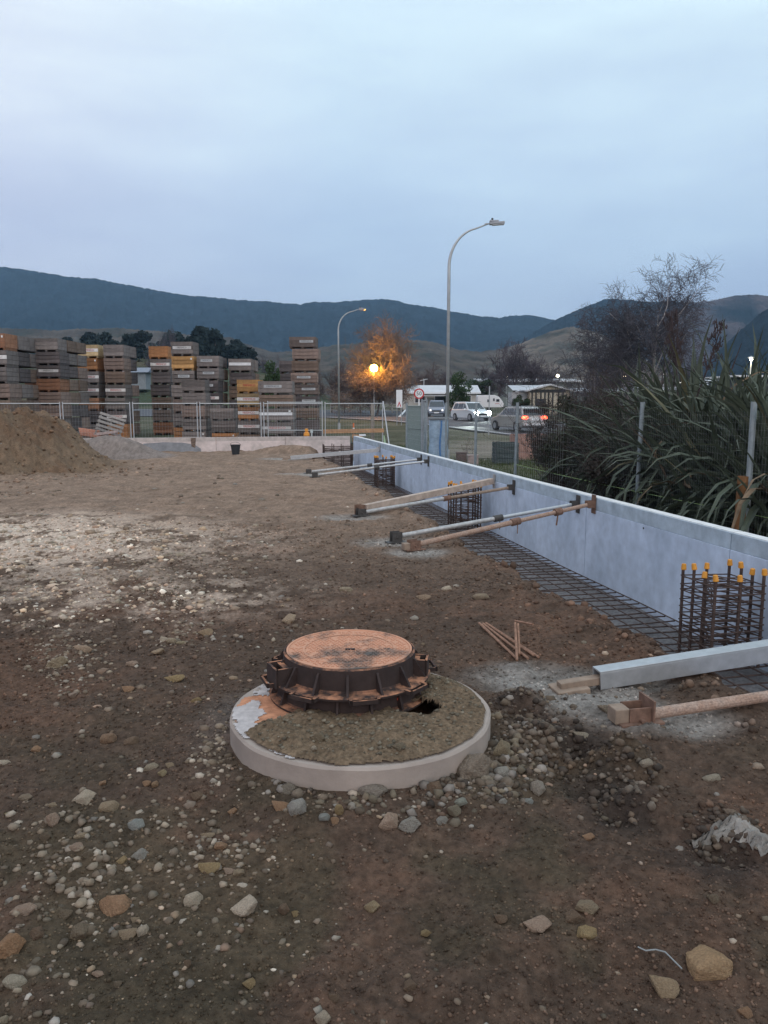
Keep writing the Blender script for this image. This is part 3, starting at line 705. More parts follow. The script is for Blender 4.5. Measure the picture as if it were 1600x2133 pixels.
def c_so(X, Y, K):
    n_ = fbm(X * 7, Y * 7, 103, 4); n5 = fbm(X * 50, Y * 50, 104, 3, .7); c = np.zeros(X.shape + (3,)); c[:] = (.150, .105, .068)
    return np.clip(c * (1 + .35 * n_ + .5 * n5)[..., None], .01, 1)
crust('spilt_soil', mat('spilt_soil', attr='Col', ns=60, var=.35, bump=.006, bs=120, rough=.95, spec=.1), f_so, .004, 190, c_so, h_so)

# cast iron frame, two tiers
r1, r2 = .385, .352
dust_iron = dusted('dusted_iron', (.040, .027, .024), (.42, .19, .105), .42, .60, 16)
m = MB(); m.lathe([(.30, ZS + .004), (.425, ZS + .004), (.428, ZS + .016), (r1 + .006, ZS + .022), (r1, ZS + .03), (r1 - .008, ZS + .105), (.30, ZS + .105), (.30, ZS + .004)], 72, (CL.x, CL.y, 0)); m.build('lower_ring', dust_iron, MH)
m = MB(); m.lathe([(.29, ZS + .107), (.43, ZS + .107), (.432, ZS + .118), (.425, ZS + .122), (r2 + .012, ZS + .124), (r2 + .004, ZS + .132), (r2 - .002, ZS + .232), (r2 - .012, ZS + .238), (r2 - .016, ZS + .228), (.29, ZS + .228), (.29, ZS + .107)], 72, (CL.x, CL.y, 0)); m.build('upper_ring', dust_iron, MH)
for tier, (ra, rb, z0, z1, cnt) in enumerate(((r1, .425, ZS + .02, ZS + .10, 15), (r2, .427, ZS + .122, ZS + .215, 15))):
    for k in range(cnt):
        t = 2 * math.pi * (k + .3 * tier) / cnt; u = Vector((math.cos(t), math.sin(t), 0)); s_ = Vector((-u.y, u.x, 0)) * .006; c = Vector((CL.x, CL.y, 0)); m = MB()
        a = c + u * (ra - .01); b = c + u * (rb - .006); cc = c + u * (ra + .008)
        vs = []
        for sg_ in (-1, 1): vs += [tuple(a + s_ * sg_ + Vector((0, 0, z0))), tuple(b + s_ * sg_ + Vector((0, 0, z0))), tuple(cc + s_ * sg_ + Vector((0, 0, z1))), tuple(a + s_ * sg_ + Vector((0, 0, z1)))]
        m.add(vs, [(0, 1, 2, 3), (7, 6, 5, 4), (0, 4, 5, 1), (1, 5, 6, 2), (2, 6, 7, 3)]); m.build('rib', iron, MH)
# slotted lugs on the middle flange
for k, tdeg in enumerate((-78, -118, -38, -158, 10, 150)):
    t = R(tdeg); u = Vector((math.cos(t), math.sin(t), 0)); v = Vector((-u.y, u.x, 0)); M = Matrix((v, u, Vector((0, 0, 1)))).transposed(); c = Vector((CL.x, CL.y, 0)) + u * .432; m = MB()
    m.box(c + u * .030 + Vector((0, 0, ZS + .115)), (.15, .010, .020), M); m.box(c - v * .068 + u * .010 + Vector((0, 0, ZS + .115)), (.014, .05, .020), M); m.box(c + v * .068 + u * .010 + Vector((0, 0, ZS + .115)), (.014, .05, .020), M)
    m.build('slotted_lug', dust_iron, MH)
# hinge box, left front, and keeper, right
for tdeg, wd, dp in ((207, .13, .085), (-8, .09, .07)):
    t = R(tdeg); u = Vector((math.cos(t), math.sin(t), 0)); v = Vector((-u.y, u.x, 0)); M = Matrix((v, u, Vector((0, 0, 1)))).transposed(); c = Vector((CL.x, CL.y, 0)) + u * (r2 + dp / 2 - .006); m = MB()
    zt = ZS + .205
    m.box(c + v * wd / 2 + Vector((0, 0, zt - .05)), (.012, dp, .10), M); m.box(c - v * wd / 2 + Vector((0, 0, zt - .05)), (.012, dp, .10), M); m.box(c + u * dp / 2 + Vector((0, 0, zt - .05)), (wd + .012, .012, .10), M)
    m.box(c - u * .018 + Vector((0, 0, zt - .012)), (wd - .013, .03, .012), M); m.build('hinge_box' if tdeg > 100 else 'keeper', dust_iron, MH)
# lid with raised tread
dust_lid = dusted('dusted_lid', (.10, .085, .075), (.54, .275, .175), .36, .50, 5, False)
rl = r2 - .018
m = MB(); m.lathe([(0, ZS + .234), (rl - .012, ZS + .234), (rl - .010, ZS + .240), (rl, ZS + .240), (rl, ZS + .20), (0, ZS + .20)], 72, (CL.x, CL.y, 0)); lid = m.build('lid', dust_lid, MH)
m = MB(); rr_ = random.Random(3)
for i in range(-14, 15):
    for j in range(-14, 15):
        x = i * .0235 + (j % 2) * .0118; y = j * .0235; r = math.hypot(x, y)
        if r > rl - .028 or (r > .235 and r < .250) : continue
        if rr_.random() < .12: continue
        a = R(45 if (i + j) % 2 else -45) + rr_.uniform(-.1, .1); m.box((CL.x + x, CL.y + y, ZS + .2355), (.017, .0055, .005), Matrix.Rotation(a, 3, 'Z'))
o = m.build('tread_studs', dust_lid, lid); o['kind'] = 'stuff'
m = MB(); m.lathe([(.236, ZS + .2342), (.248, ZS + .2342), (.247, ZS + .2372), (.237, ZS + .2372)], 60, (CL.x, CL.y, 0)); m.build('lid_ring', dust_lid, lid)
m = MB(); m.box((CL.x + .005, CL.y - .02, ZS + .2365), (.05, .016, .008)); m.build('key_slot', iron, lid)
# little red diamond mark on the lower ring
t = R(-48); u = Vector((math.cos(t), math.sin(t), 0)); v = Vector((-u.y, u.x, 0)); c = Vector((CL.x, CL.y, ZS + .068)) + u * (r1 + .001); m = MB()
m.add([c - v * .012, c - Vector((0, 0, .017)), c + v * .012, c + Vector((0, 0, .017))] , [(0, 1, 2, 3)]); m.build('red_mark', mat('red_mark', (.55, .06, .03), .6), MH)
# heap of soil holding the frame on the right
# ================================================================== STONES
stone = mat('stone', objcol=True, ns=1.6, var=.20, bump=.05, bs=4, rough=.92, spec=.15, col2=(.19, .145, .105), thr=(.55, 1.15))
def rock_verts(seed, sub=3, rough=.05, npts=12, flat=1.0):
    import bmesh
    rs = np.random.RandomState(seed + 900)
    pts = rs.normal(size=(npts, 3)); pts /= np.linalg.norm(pts, axis=1)[:, None]
    # keep the corners apart
    for _ in range(12):
        d = pts[:, None] - pts[None]; q = (d ** 2).sum(-1) + np.eye(npts); pts += .05 * (d / q[..., None] ** 1.2).sum(1) / npts * 4; pts /= np.linalg.norm(pts, axis=1)[:, None]
    pts *= rs.uniform(.78, 1.0, (npts, 1)) * rs.uniform(.8, 1.1, (1, 3))
    bm = bmesh.new(); vs = [bm.verts.new(p) for p in pts]; bmesh.ops.convex_hull(bm, input=vs); bm.verts.ensure_lookup_table()
    for v in [v for v in bm.verts if not v.link_faces]: bm.verts.remove(v)
    bmesh.ops.triangulate(bm, faces=bm.faces); bmesh.ops.recalc_face_normals(bm, faces=bm.faces); bm.verts.index_update(); bm.verts.ensure_lookup_table()
    if sub <= 2:
        v = np.array([x.co[:] for x in bm.verts]); f = np.array([[q.index for q in p.verts] for p in bm.faces]); bm.free(); return v, f
    N = np.array([f_.normal[:] for f_ in bm.faces]); D = np.array([f_.normal.dot(f_.verts[0].co) for f_ in bm.faces]); bm.free()
    bm = bmesh.new(); bmesh.ops.create_icosphere(bm, subdivisions=sub, radius=1); v = np.array([x.co[:] for x in bm.verts]); f = np.array([[q.index for q in p.verts] for p in bm.faces]); bm.free()
    dot = v @ N.T; c = np.where(dot > .02, np.abs(D) / np.maximum(dot, .02), 9)
    pw = 34; r = (c ** -pw).sum(1) ** (-1 / pw)          # slightly worn corners
    v = v * r[:, None] * (1 + rough * fbm(v[:, 0] * 2.6 + v[:, 2] * 1.9 + seed, v[:, 1] * 2.6 - v[:, 2] * 1.7, seed, 5, .62))[:, None]
    v /= np.abs(v).max(0)[None]; return v, f
ROCKS = []
for s_ in range(10):
    v, f = rock_verts(s_ + 1, 4, [.10, .12, .07, .10, .05, .08, .12, .09, .14, .10][s_], [10, 11, 14, 8, 17, 13, 8, 10, 9, 11][s_]); ROCKS.append(npmesh('stone', v, f, stone, True))
TANC = (.34, .275, .20); PALE = (.50, .45, .38); GREYC = (.33, .34, .335); BLUEG = (.30, .345, .36); ORG = (.34, .21, .13); BRNC = (.155, .11, .078); PINK = (.38, .29, .24); YEL = (.34, .26, .14); DUL = (.16, .135, .10)
# px, py, width, height (photo pixels), colour, shape, label
ST = [
 (176, 1657, 44, 32, PALE, 3, 'pale squarish stone, upper left of the foreground, above a rounder tan one'),
 (226, 1678, 36, 25, TANC, 4, 'smooth oval tan stone just right of the pale squarish one'),
 (109, 1704, 26, 36, PINK, 5, 'upright pinkish tan stone left of the pale squarish one'),
 (109, 1677, 18, 16, TANC, 0, 'small tan chip sitting above the upright pinkish stone'),
 (98, 1738, 26, 24, DUL, 8, 'dull brown angular stone below the upright pinkish stone'),
 (283, 1717, 32, 27, BLUEG, 7, 'blue grey stone near the pale greenish one, left foreground'),
 (292, 1777, 34, 26, GREYC, 3, 'pale greenish grey stone below the blue grey one'),
 (255, 1790, 22, 20, YEL, 6, 'small yellowish angular stone left of the greenish grey one'),
 (168, 1740, 28, 12, TANC, 4, 'flat elongated tan stone left of the blue grey one'),
 (158, 1763, 27, 16, PINK, 7, 'long pinkish stone tilted under the flat tan one'),
 (186, 1776, 26, 18, DUL, 8, 'mossy brown stone right of the long pinkish one'),
 (241, 1882, 70, 36, ORG, 9, 'long rust brown stone half sunk in dark soil'),
 (402, 1872, 36, 36, PALE, 4, 'smooth pale egg shaped stone standing left of the big white wedge'),
 (511, 1884, 56, 46, (.56, .5, .43), 6, 'largest pale wedge shaped stone in the foreground'),
 (47, 1895, 52, 20, PINK, 7, 'long flat pinkish stone above the big orange boulder'),
 (24, 1960, 62, 58, (.36, .22, .13), 8, 'big orange brown boulder cut by the left edge'),
 (76, 1942, 32, 26, BRNC, 9, 'brown stone touching the big orange boulder'),
 (170, 1938, 42, 34, DUL, 0, 'dull olive block right of the brown stone by the boulder'),
 (266, 1941, 40, 22, TANC, 5, 'pitted tan stone beside a small white pebble'),
 (298, 1936, 24, 22, PALE, 4, 'small round white stone beside the pitted tan one'),
 (281, 1914, 18, 14, TANC, 5, 'small tan pebble above the pitted tan stone'),
 (136, 1900, 30, 22, DUL, 5, 'grey olive cobble right of the long flat pinkish stone'),
 (30, 2042, 46, 24, (.42, .40, .34), 4, 'long pale stone near the bottom left corner'),
 (434, 1803, 50, 24, YEL, 5, 'mustard tan stone half buried, showing only its rounded back'),
 (477, 1812, 24, 14, PINK, 5, 'pinkish chip right of the half buried mustard stone'),
 (498, 1816, 24, 14, TANC, 0, 'thin tan chip leaning right of the pinkish chip'),
 (461, 1761, 28, 18, ORG, 0, 'orange stone above the half buried mustard one'),
 (485, 1688, 20, 20, ORG, 6, 'small orange angular stone left of the rubble under the manhole'),
 (432, 1738, 30, 12, TANC, 5, 'flat tan stone left of the foreground centre'),
 (775, 1885, 32, 24, (.36, .29, .19), 3, 'lone tan stone in the middle of the bare foreground'),
 (888, 1941, 24, 13, YEL, 8, 'small yellow tan chip below and right of the lone tan stone'),
 (672, 2116, 34, 36, PALE, 3, 'pale stone at the bottom edge'),
 (695, 2075, 22, 20, BRNC, 5, 'brown pebble above the pale stone at the bottom edge'),
 (615, 1902, 16, 18, YEL, 5, 'small yellow pebble right of the big white wedge'),
 (590, 1893, 24, 36, BRNC, 0, 'dark brown stone right of the big white wedge'),
 (857, 2050, 32, 22, BRNC, 8, 'brown flat stone low in the middle of the foreground'),
 (809, 1706, 46, 34, PINK, 3, 'pinkish block stone, left one of a touching pair in front of the manhole'),
 (856, 1711, 48, 38, GREYC, 8, 'grey broken stone, right one of the touching pair in front of the manhole'),
 (620, 1677, 38, 36, (.33, .345, .35), 4, 'round light grey stone in the rubble left of the touching pair'),
 (583, 1675, 38, 22, ORG, 5, 'orange stone tucked behind the round light grey one'),
 (675, 1700, 21, 16, BLUEG, 4, 'small bluish pebble between the grey stone and the touching pair'),
 (697, 1708, 18, 22, ORG, 5, 'small orange upright pebble next to the bluish one'),
 (706, 1684, 16, 28, YEL, 4, 'upright olive yellow pebble behind the small orange one'),
 (776, 1644, 58, 30, (.25, .235, .22), 7, 'wide grey stone against the front foot of the manhole slab'),
 (735, 1626, 38, 28, DUL, 5, 'olive stone against the front foot of the manhole slab'),
 (600, 1640, 36, 20, (.2, .19, .17), 9, 'dark grey stone under the left front of the slab'),
 (988, 1588, 84, 66, (.20, .178, .155), 8, 'large broken concrete lump leaning on the right side of the slab'),
 (1044, 1556, 44, 40, (.22, .195, .14), 3, 'squarish olive block right of the large concrete lump'),
 (1047, 1606, 32, 26, GREYC, 4, 'round grey cobble below the squarish olive block'),
 (1013, 1622, 22, 20, (.36, .33, .28), 4, 'pale round cobble below the large concrete lump'),
 (1120, 1638, 28, 40, (.32, .31, .29), 7, 'knobbly pale grey stone at the right end of the rubble'),
 (1047, 1668, 16, 14, GREYC, 4, 'small round grey pebble under the knobbly stone, on the left'),
 (1101, 1668, 17, 14, BLUEG, 4, 'small round bluish pebble under the knobbly stone'),
 (945, 1684, 28, 28, (.22, .21, .165), 5, 'olive grey cobble under the right front of the slab'),
 (961, 1668, 26, 16, (.28, .32, .30), 4, 'greenish oval pebble resting beside the olive grey cobble'),
 (922, 1706, 26, 22, GREYC, 8, 'crumbly pale grey lump below the olive grey cobble'),
 (905, 1640, 36, 30, BRNC, 9, 'brown stone in the rubble left of the concrete lump'),
 (1122, 1922, 58, 34, PINK, 6, 'split pinkish orange stone in the right foreground'),
 (1042, 1910, 28, 18, BRNC, 5, 'reddish clod left of the split pinkish stone'),
 (1222, 1887, 48, 24, (.27, .225, .165), 7, 'flat grey tan stone, top one of three right of the split stone'),
 (1198, 1908, 44, 28, BRNC, 8, 'dark brown stone, middle one of three right of the split stone'),
 (1224, 1942, 42, 26, YEL, 0, 'yellowish stone, bottom one of three right of the split stone'),
 (1476, 2004, 106, 56, (.38, .26, .155), 7, 'largest orange tan boulder in the right foreground'),
 (1381, 2047, 58, 44, (.36, .28, .19), 5, 'rounded tan boulder left below the largest orange one'),
 (1484, 1868, 24, 22, DUL, 5, 'olive pebble above the largest orange boulder'),
 (1227, 1741, 26, 20, ORG, 6, 'orange chip in the dark soil left of the torn sheet'),
 (1347, 1587, 26, 16, (.38, .35, .3), 4, 'pale flat pebble below the nearest brace foot'),
 (1484, 1620, 38, 12, (.36, .34, .29), 4, 'pale flat stone right of the pebble below the brace foot'),
 (1210, 1529, 32, 16, (.35, .32, .27), 5, 'pale flat stone at the lower edge of the cement patch'),
 (603, 1287, 32, 30, (.36, .29, .22), 6, 'tan tapered stone standing upright behind the lid'),
 (721, 1227, 27, 13, (.30, .26, .2), 4, 'flat tan stone far behind the lid'),
 (881, 1243, 32, 15, (.26, .2, .15), 5, 'low brown stone behind the lid, right of the flat tan one'),
 (931, 1225, 22, 12, PALE, 4, 'pale oval pebble near the mesh, behind the lid'),
 (1003, 1243, 38, 9, (.26, .22, .17), 4, 'long flat stone nearest to the mesh'),
 (363, 1411, 40, 16, YEL, 5, 'flat yellow tan stone left of the manhole'),
 (266, 1433, 26, 15, ORG, 5, 'flat orange stone left of the yellow tan one'),
 (275, 1381, 24, 14, PINK, 7, 'pinkish stone above the flat orange one'),
 (121, 1376, 46, 30, (.27, .225, .16), 8, 'large dull stone with a flat face at the left'),
 (152, 1445, 19, 18, (.38, .31, .27), 6, 'small pink three sided stone at the left'),
 (428, 1316, 30, 20, (.28, .21, .14), 5, 'brown rounded stone left of the upright tapered one'),
 (411, 1456, 25, 14, YEL, 8, 'yellowish chip left of the slab'),
 (225, 1536, 30, 24, (.24, .16, .11), 4, 'round brown cobble at the left'),
 (273, 1543, 29, 20, BRNC, 4, 'darker cobble right of the round brown one'),
 (75, 1560, 20, 16, ORG, 0, 'small orange block at the far left'),
 (5, 1589, 28, 16, PALE, 4, 'pale flat stone cut by the left edge'),
 (315, 1597, 29, 17, (.34, .3, .24), 7, 'left one of three small tan stones in a cluster'),
 (353, 1593, 18, 17, TANC, 5, 'right one of three small tan stones in a cluster'),
 (338, 1609, 18, 18, (.32, .27, .17), 5, 'lower one of three small tan stones in a cluster'),
 (341, 1330, 18, 15, PALE, 5, 'pale pebble, left of a close pair by the gravel'),
 (357, 1333, 18, 13, (.4, .34, .26), 4, 'tan pebble, right of a close pair by the gravel'),
 (330, 1355, 28, 14, (.38, .3, .22), 6, 'tan stone under the close pair of pebbles'),
 (378, 1338, 20, 9, (.33, .29, .2), 4, 'flat olive pebble right of the close pair'),
 (170, 1352, 42, 10, (.34, .25, .19), 4, 'long thin pinkish stone above the large dull one'),
 (213, 1630, 20, 16, ORG, 6, 'small orange stone above the smooth oval tan one'),
 (305, 1630, 18, 14, ORG, 5, 'orange pebble under the cluster of three'),
 (323, 1632, 14, 14, (.33, .22, .14), 4, 'small rusty pebble right of the orange pebble'),
 (409, 1655, 26, 20, BRNC, 5, 'dull brown cobble left of the rubble'),
 (20, 1695, 20, 16, (.33, .3, .2), 5, 'pale olive stone near the left edge'),
 (52, 1660, 26, 14, (.3, .25, .2), 7, 'flat grey brown stone near the left edge'),
 (390, 2005, 16, 20, BRNC, 5, 'small brown upright pebble in the lower left foreground'),
 (203, 2028, 26, 9, (.42, .32, .26), 7, 'thin pinkish sliver in the lower left foreground'),
 (245, 2047, 18, 14, DUL, 5, 'dull pebble below the pinkish sliver'),
 (518, 2046, 26, 18, YEL, 5, 'tan pebble low left of the centre foreground'),
 (8, 2123, 18, 20, (.36, .33, .26), 4, 'pale pebble in the bottom left corner'),
 (1265, 1475, 40, 22, (.25, .21, .17), 5, 'brown stone in the cement patch under the steel channel'),
 (1520, 1690, 28, 18, (.22, .18, .15), 5, 'brown stone above the torn sheet'),
 (1550, 2105, 30, 22, ORG, 5, 'orange pebble in the bottom right corner'),
 (665, 1533, 34, 30, (.2, .175, .125), 8, 'olive stone lying in the soil on the slab'),
 (830, 1553, 30, 18, (.17, .15, .11), 5, 'low stone in the soil on the slab, nearer its rim'),
 (629, 1478, 17, 14, (.34, .24, .17), 4, 'small round pebble against the foot of the iron frame'),
 (654, 1557, 11, 10, PALE, 4, 'tiny pale pebble on the slab soil'),
 (845, 1490, 26, 14, (.14, .12, .09), 5, 'dark pebble beside the opening in the slab'),
]
used_lab = {}
for i, (px, py, w, h, c, sh, lab) in enumerate(ST):
    onslab = 'slab' in lab and ('on the slab' in lab or 'iron frame' in lab or 'opening' in lab)
    b = .02 if not onslab else ZS + .03
    g = G(px, py + h * .28, b)
    if not onslab: z = hz(g.x, g.y, True); g = G(px, py + h * .28, z)
    z = g.z; zc = zdepth(g); wm = w / F * zc / 2; hm = h / F * zc / 2
    hh = max(hm * .95, wm * .42) if h > w * .45 else wm * .38
    dp = min(wm * 1.0, max(hm * 1.5, wm * .6))
    o = inst('stone', ROCKS[sh], None, (g.x, g.y, z + hh * .30), (rnd.uniform(-.15, .15), rnd.uniform(-.15, .15), rnd.uniform(-.5, .5)), (wm * 1.12, dp, hh), tuple(min(1, q * u_) for q, u_ in zip((.8 * c[0] + .07, .8 * c[1] + .055, .8 * c[2] + .045), (1.28, 1.16, 1.02))))
    tag(o, lab, 'stone', 'stones lying loose on the soil')

# ---- gravel and soil crumbs, uncountable
def scatter(n, seed, pick, smin, smax, subv, cols, name, label, zoff=.2, flat=.6, pw=2.0, colfn=None):
    rs = np.random.RandomState(seed)
    vv = [rock_verts(200 + k, subv, .1, [9, 12, 10, 14, 16][k]) for k in range(5)]
    x, y, k = pick(rs, n); n = len(x)
    z = height(x, y, True)
    s = smin + (smax - smin) * rs.uniform(0, 1, n) ** pw
    s = s * k
    typ = rs.randint(0, 5, n); yaw = rs.uniform(0, 6.28, n); AV = []; AF = []; AC = []; base = 0
    ci = rs.randint(0, len(cols), n); C = np.array(cols)[ci] * rs.uniform(.65, 1.25, (n, 1))
    if colfn is not None: C = colfn(x, y, C, rs)
    for t in range(5):
        sel = np.where(typ == t)[0]; v, f = vv[t]
        if len(sel) == 0: continue
        ca, sa = np.cos(yaw[sel])[:, None], np.sin(yaw[sel])[:, None]
        el = rs.uniform(.6, 1.0, (len(sel), 1)); fl = rs.uniform(flat * .7, flat * 1.2, (len(sel), 1))
        lx = v[None, :, 0]; ly = v[None, :, 1] * el; lz = v[None, :, 2] * fl
        ss = s[sel][:, None]
        X = x[sel][:, None] + (lx * ca - ly * sa) * ss; Y = y[sel][:, None] + (lx * sa + ly * ca) * ss; Z = z[sel][:, None] + (lz + zoff * fl) * ss
        AV.append(np.stack([X, Y, Z], -1).reshape(-1, 3)); nf = len(f)
        AF.append((f[None] + (np.arange(len(sel)) * len(v))[:, None, None] + base).reshape(-1, 3)); base += len(sel) * len(v)
        AC.append(np.repeat(C[sel], len(v), 0))
    o = inst(name, npmesh(name, np.vstack(AV), np.vstack(AF), mat('gravel', attr='Col', ns=30, var=.25, bump=.002, bs=120, rough=.9, spec=.15), False, np.clip(np.vstack(AC), .01, 1)))
    return tag(o, label, name, kind='stuff')
def okpos(x, y):
    d = (wallX(y) - x) * .98
    on = ((x - C0.x) ** 2 + (y - C0.y) ** 2) < .67 ** 2
    return (d > 1.35) & (y < farY(x) - .25) & ~on & (y > 1.2)
def pick_persp(y0, y1, dens=None, umax=.75):
    def f(rs, n):
        y = y0 * (y1 / y0) ** rs.uniform(0, 1, n * 2); x = rs.uniform(-umax, umax, n * 2) * (y + .5)
        k = okpos(x, y)
        if dens is not None: k &= rs.uniform(0, 1, n * 2) < dens(x, y)
        x, y = x[k][:n], y[k][:n]; return x, y, np.clip((y / 3.2), .75, 3.0) ** .75
    return f
def d_gravel(x, y):
    n1 = fbm(x * .9, y * .9, 111, 3); n2 = fbm(x * 3.5, y * 3.5, 113, 3)
    left = sst(.6, -.8, x / y * 1.6 + .1)
    d = .03 + .42 * left * sst(-.3, .4, n1 + .5 * n2)
    d = d + .9 * blob(x, y, -5.2, 8.6, 5.0, 3.8, 1, .3) * sst(-.3, .3, n2 + .2) + .9 * blob(x, y, -2.3, 6.4, 1.6, .9, 1, .2)
    g = G(860, 1670); d = d + 1.6 * blob(x, y, g.x - .02, g.y + .03, .62, .34, 1, .3)
    g = G(1040, 1590); d = d + 1.1 * blob(x, y, g.x, g.y, .28, .32, 1, .3)
    g = G(100, 1960); d = d + .25 * blob(x, y, g.x, g.y, .5, .6)
    d = d + .5 * blob(x, y, -8.0, 14.6, 3.0, 1.2, 1, .2)
    d = d * (1 - .85 * blob(x, y, .4, 2.4, 1.0, .6, 1, .3)) * (1 - .6 * blob(x, y, .2, 7.5, 1.6, 3.5, 1, .3))
    return np.clip(d, 0, 1)
GC = [(.20, .15, .11), (.25, .20, .155), (.17, .125, .09), (.13, .095, .068), (.19, .165, .14), (.18, .12, .085), (.27, .23, .185), (.11, .088, .064), (.21, .15, .10), (.15, .12, .088), (.12, .09, .065), (.14, .105, .08)]
def c_grav(x, y, C, rs):
    k = np.clip(blob(x, y, -5.2, 8.8, 5.6, 4.2, 1, .3) + blob(x, y, -2.3, 6.4, 2.0, 1.3, 1, .2), 0, 1)[:, None]
    f = (rs.uniform(0, 1, (len(x), 1)) < .16) * .7 + .12 * (x[:, None] < 0)
    return C * (1 + 1.15 * k + f)
scatter(15000, 5, pick_persp(1.5, 15, d_gravel), .005, .026, 2, GC, 'gravel', 'pale and brown gravel strewn over the soil', flat=.6, pw=2.4, zoff=.05, colfn=c_grav)
scatter(2600, 6, pick_persp(1.7, 22, lambda x, y: np.clip(d_gravel(x, y) * .9 + .05 * (x < 0), 0, 1)), .015, .040, 2, GC, 'gravel', 'coarser gravel scattered among the fine gravel', flat=.55, pw=2.2, zoff=.05, colfn=c_grav)
def c_clod(x, y, C, rs):
    g = groundcol(x, y); return g * (.62 + 1.15 * rs.uniform(0, 1, (len(x), 1)) ** 1.6)
scatter(62000, 8, pick_persp(1.35, 11, lambda x, y: np.clip(.75 + .6 * fbm(x * 1.5, y * 1.5, 115, 3), .15, 1)), .0026, .0120, 1, [(.1, .08, .06)], 'soil_crumbs', 'fine dark crumbs of soil covering the site', flat=.75, pw=2.2, colfn=c_clod)
def d_hump(x, y):
    d = np.zeros_like(x)
    for px, py, rx in ((1110, 1490, .30), (1180, 1590, .30), (1060, 1450, .16), (1270, 1640, .25), (1020, 1560, .2), (1500, 1720, .2), (900, 1650, .3)):
        g = G(px, py); d = np.maximum(d, blob(x, y, g.x, g.y, rx, rx, 1, .2))
    d = np.maximum(d, blob(x, y, -11.5, 19, 6.5, 5.5, 1, .7) * 1.0)
    dd = (wallX(y) - x) * .98; d = np.maximum(d, np.exp(-((dd - 1.85) / .22) ** 2) * .7)
    return d
scatter(14000, 9, pick_persp(1.8, 24, d_hump), .006, .034, 2, [(.1, .08, .06)], 'soil_clods', 'dug up clods of soil beside the manhole and along the trench edge', flat=.75, pw=2.0, colfn=c_clod)
# soil crumbs lying on the slab
rs = np.random.RandomState(77); nn = 1500; t = rs.uniform(0, 6.28, nn); r = .62 * np.sqrt(rs.uniform(0, 1, nn)); x = C0.x + r * np.cos(t); y = C0.y + r * np.sin(t)
K = f_so(x, y); k = (K > .02) & (np.hypot(x - CL.x, y - CL.y) > .43); x, y, K = x[k], y[k], K[k]
mbv, mbf = rock_verts(300, 1, .1, 9); zz = ZS + .004 + h_so(x, y, K); s = .004 + .013 * rs.uniform(0, 1, len(x)) ** 3
V = (mbv[None] * s[:, None, None] * np.array([1, 1, .7])); V[..., 0] += x[:, None]; V[..., 1] += y[:, None]; V[..., 2] += zz[:, None] + s[:, None] * .2
Fq = (mbf[None] + (np.arange(len(x)) * len(mbv))[:, None, None]).reshape(-1, 3)
C = np.array([.13, .108, .078]) * rs.uniform(.6, 1.7, (len(x), 1))
me = npmesh('soil_crumbs', V.reshape(-1, 3) - np.array(MH.location), Fq, MATS['gravel'], False, np.repeat(C, len(mbv), 0)); o = inst('soil_crumbs', me, MH); o['kind'] = 'stuff'

# broken rubble and clods heaped round the slab
def pick_px(polys, up=0.0):
    def f(rs, n):
        tot = sum(p[4] for p in polys); X = []; Y = []
        for (x0, x1, y0, y1, wt) in polys:
            k = int(n * wt / tot)
            for _ in range(k):
                g = G(rs.triangular(x0, (x0 + x1) / 2, x1), rs.triangular(y0, (y0 + y1) / 2, y1)); X.append(g.x); Y.append(g.y)
        x = np.array(X); y = np.array(Y); k = okpos(x, y); return x[k], y[k], np.ones(k.sum())
    return f
RUB = [(.15, .115, .085), (.16, .135, .11), (.12, .09, .065), (.20, .17, .145), (.15, .12, .085), (.10, .075, .055), (.19, .145, .10)]
scatter(420, 31, pick_px([(560, 1010, 1600, 1720, 3), (960, 1120, 1540, 1700, 2.2), (1010, 1180, 1440, 1620, 2.2), (480, 620, 1560, 1680, .6)]), .012, .042, 2, RUB, 'rubble', 'broken rubble and dusty clods heaped against the manhole slab', flat=.7, pw=1.8, zoff=.25)
scatter(900, 32, pick_px([(1020, 1240, 1440, 1640, 2), (1180, 1400, 1540, 1740, 1.6), (1420, 1600, 1690, 1800, .8), (840, 1100, 1600, 1700, .8), (540, 800, 1610, 1690, .8)]), .008, .032, 2, [(.085, .062, .047), (.11, .08, .058), (.065, .05, .04), (.14, .11, .085)], 'soil_clods', 'dark clods thrown up between the slab and the cement patch', flat=.75, pw=1.8, zoff=.25)
scatter(1500, 33, pick_px([(200, 520, 1110, 1270, 3), (20, 260, 1250, 1450, 1.6), (280, 450, 1280, 1350, .5), (380, 520, 1500, 1680, .6), (0, 300, 1640, 1960, .9), (250, 620, 1660, 1860, .7)]), .008, .030, 2, [(.26, .205, .15), (.22, .17, .125), (.18, .135, .095), (.31, .255, .20), (.15, .115, .085)], 'gravel', 'clusters of pale broken stone on the left of the site', flat=.6, pw=1.7, zoff=.1)
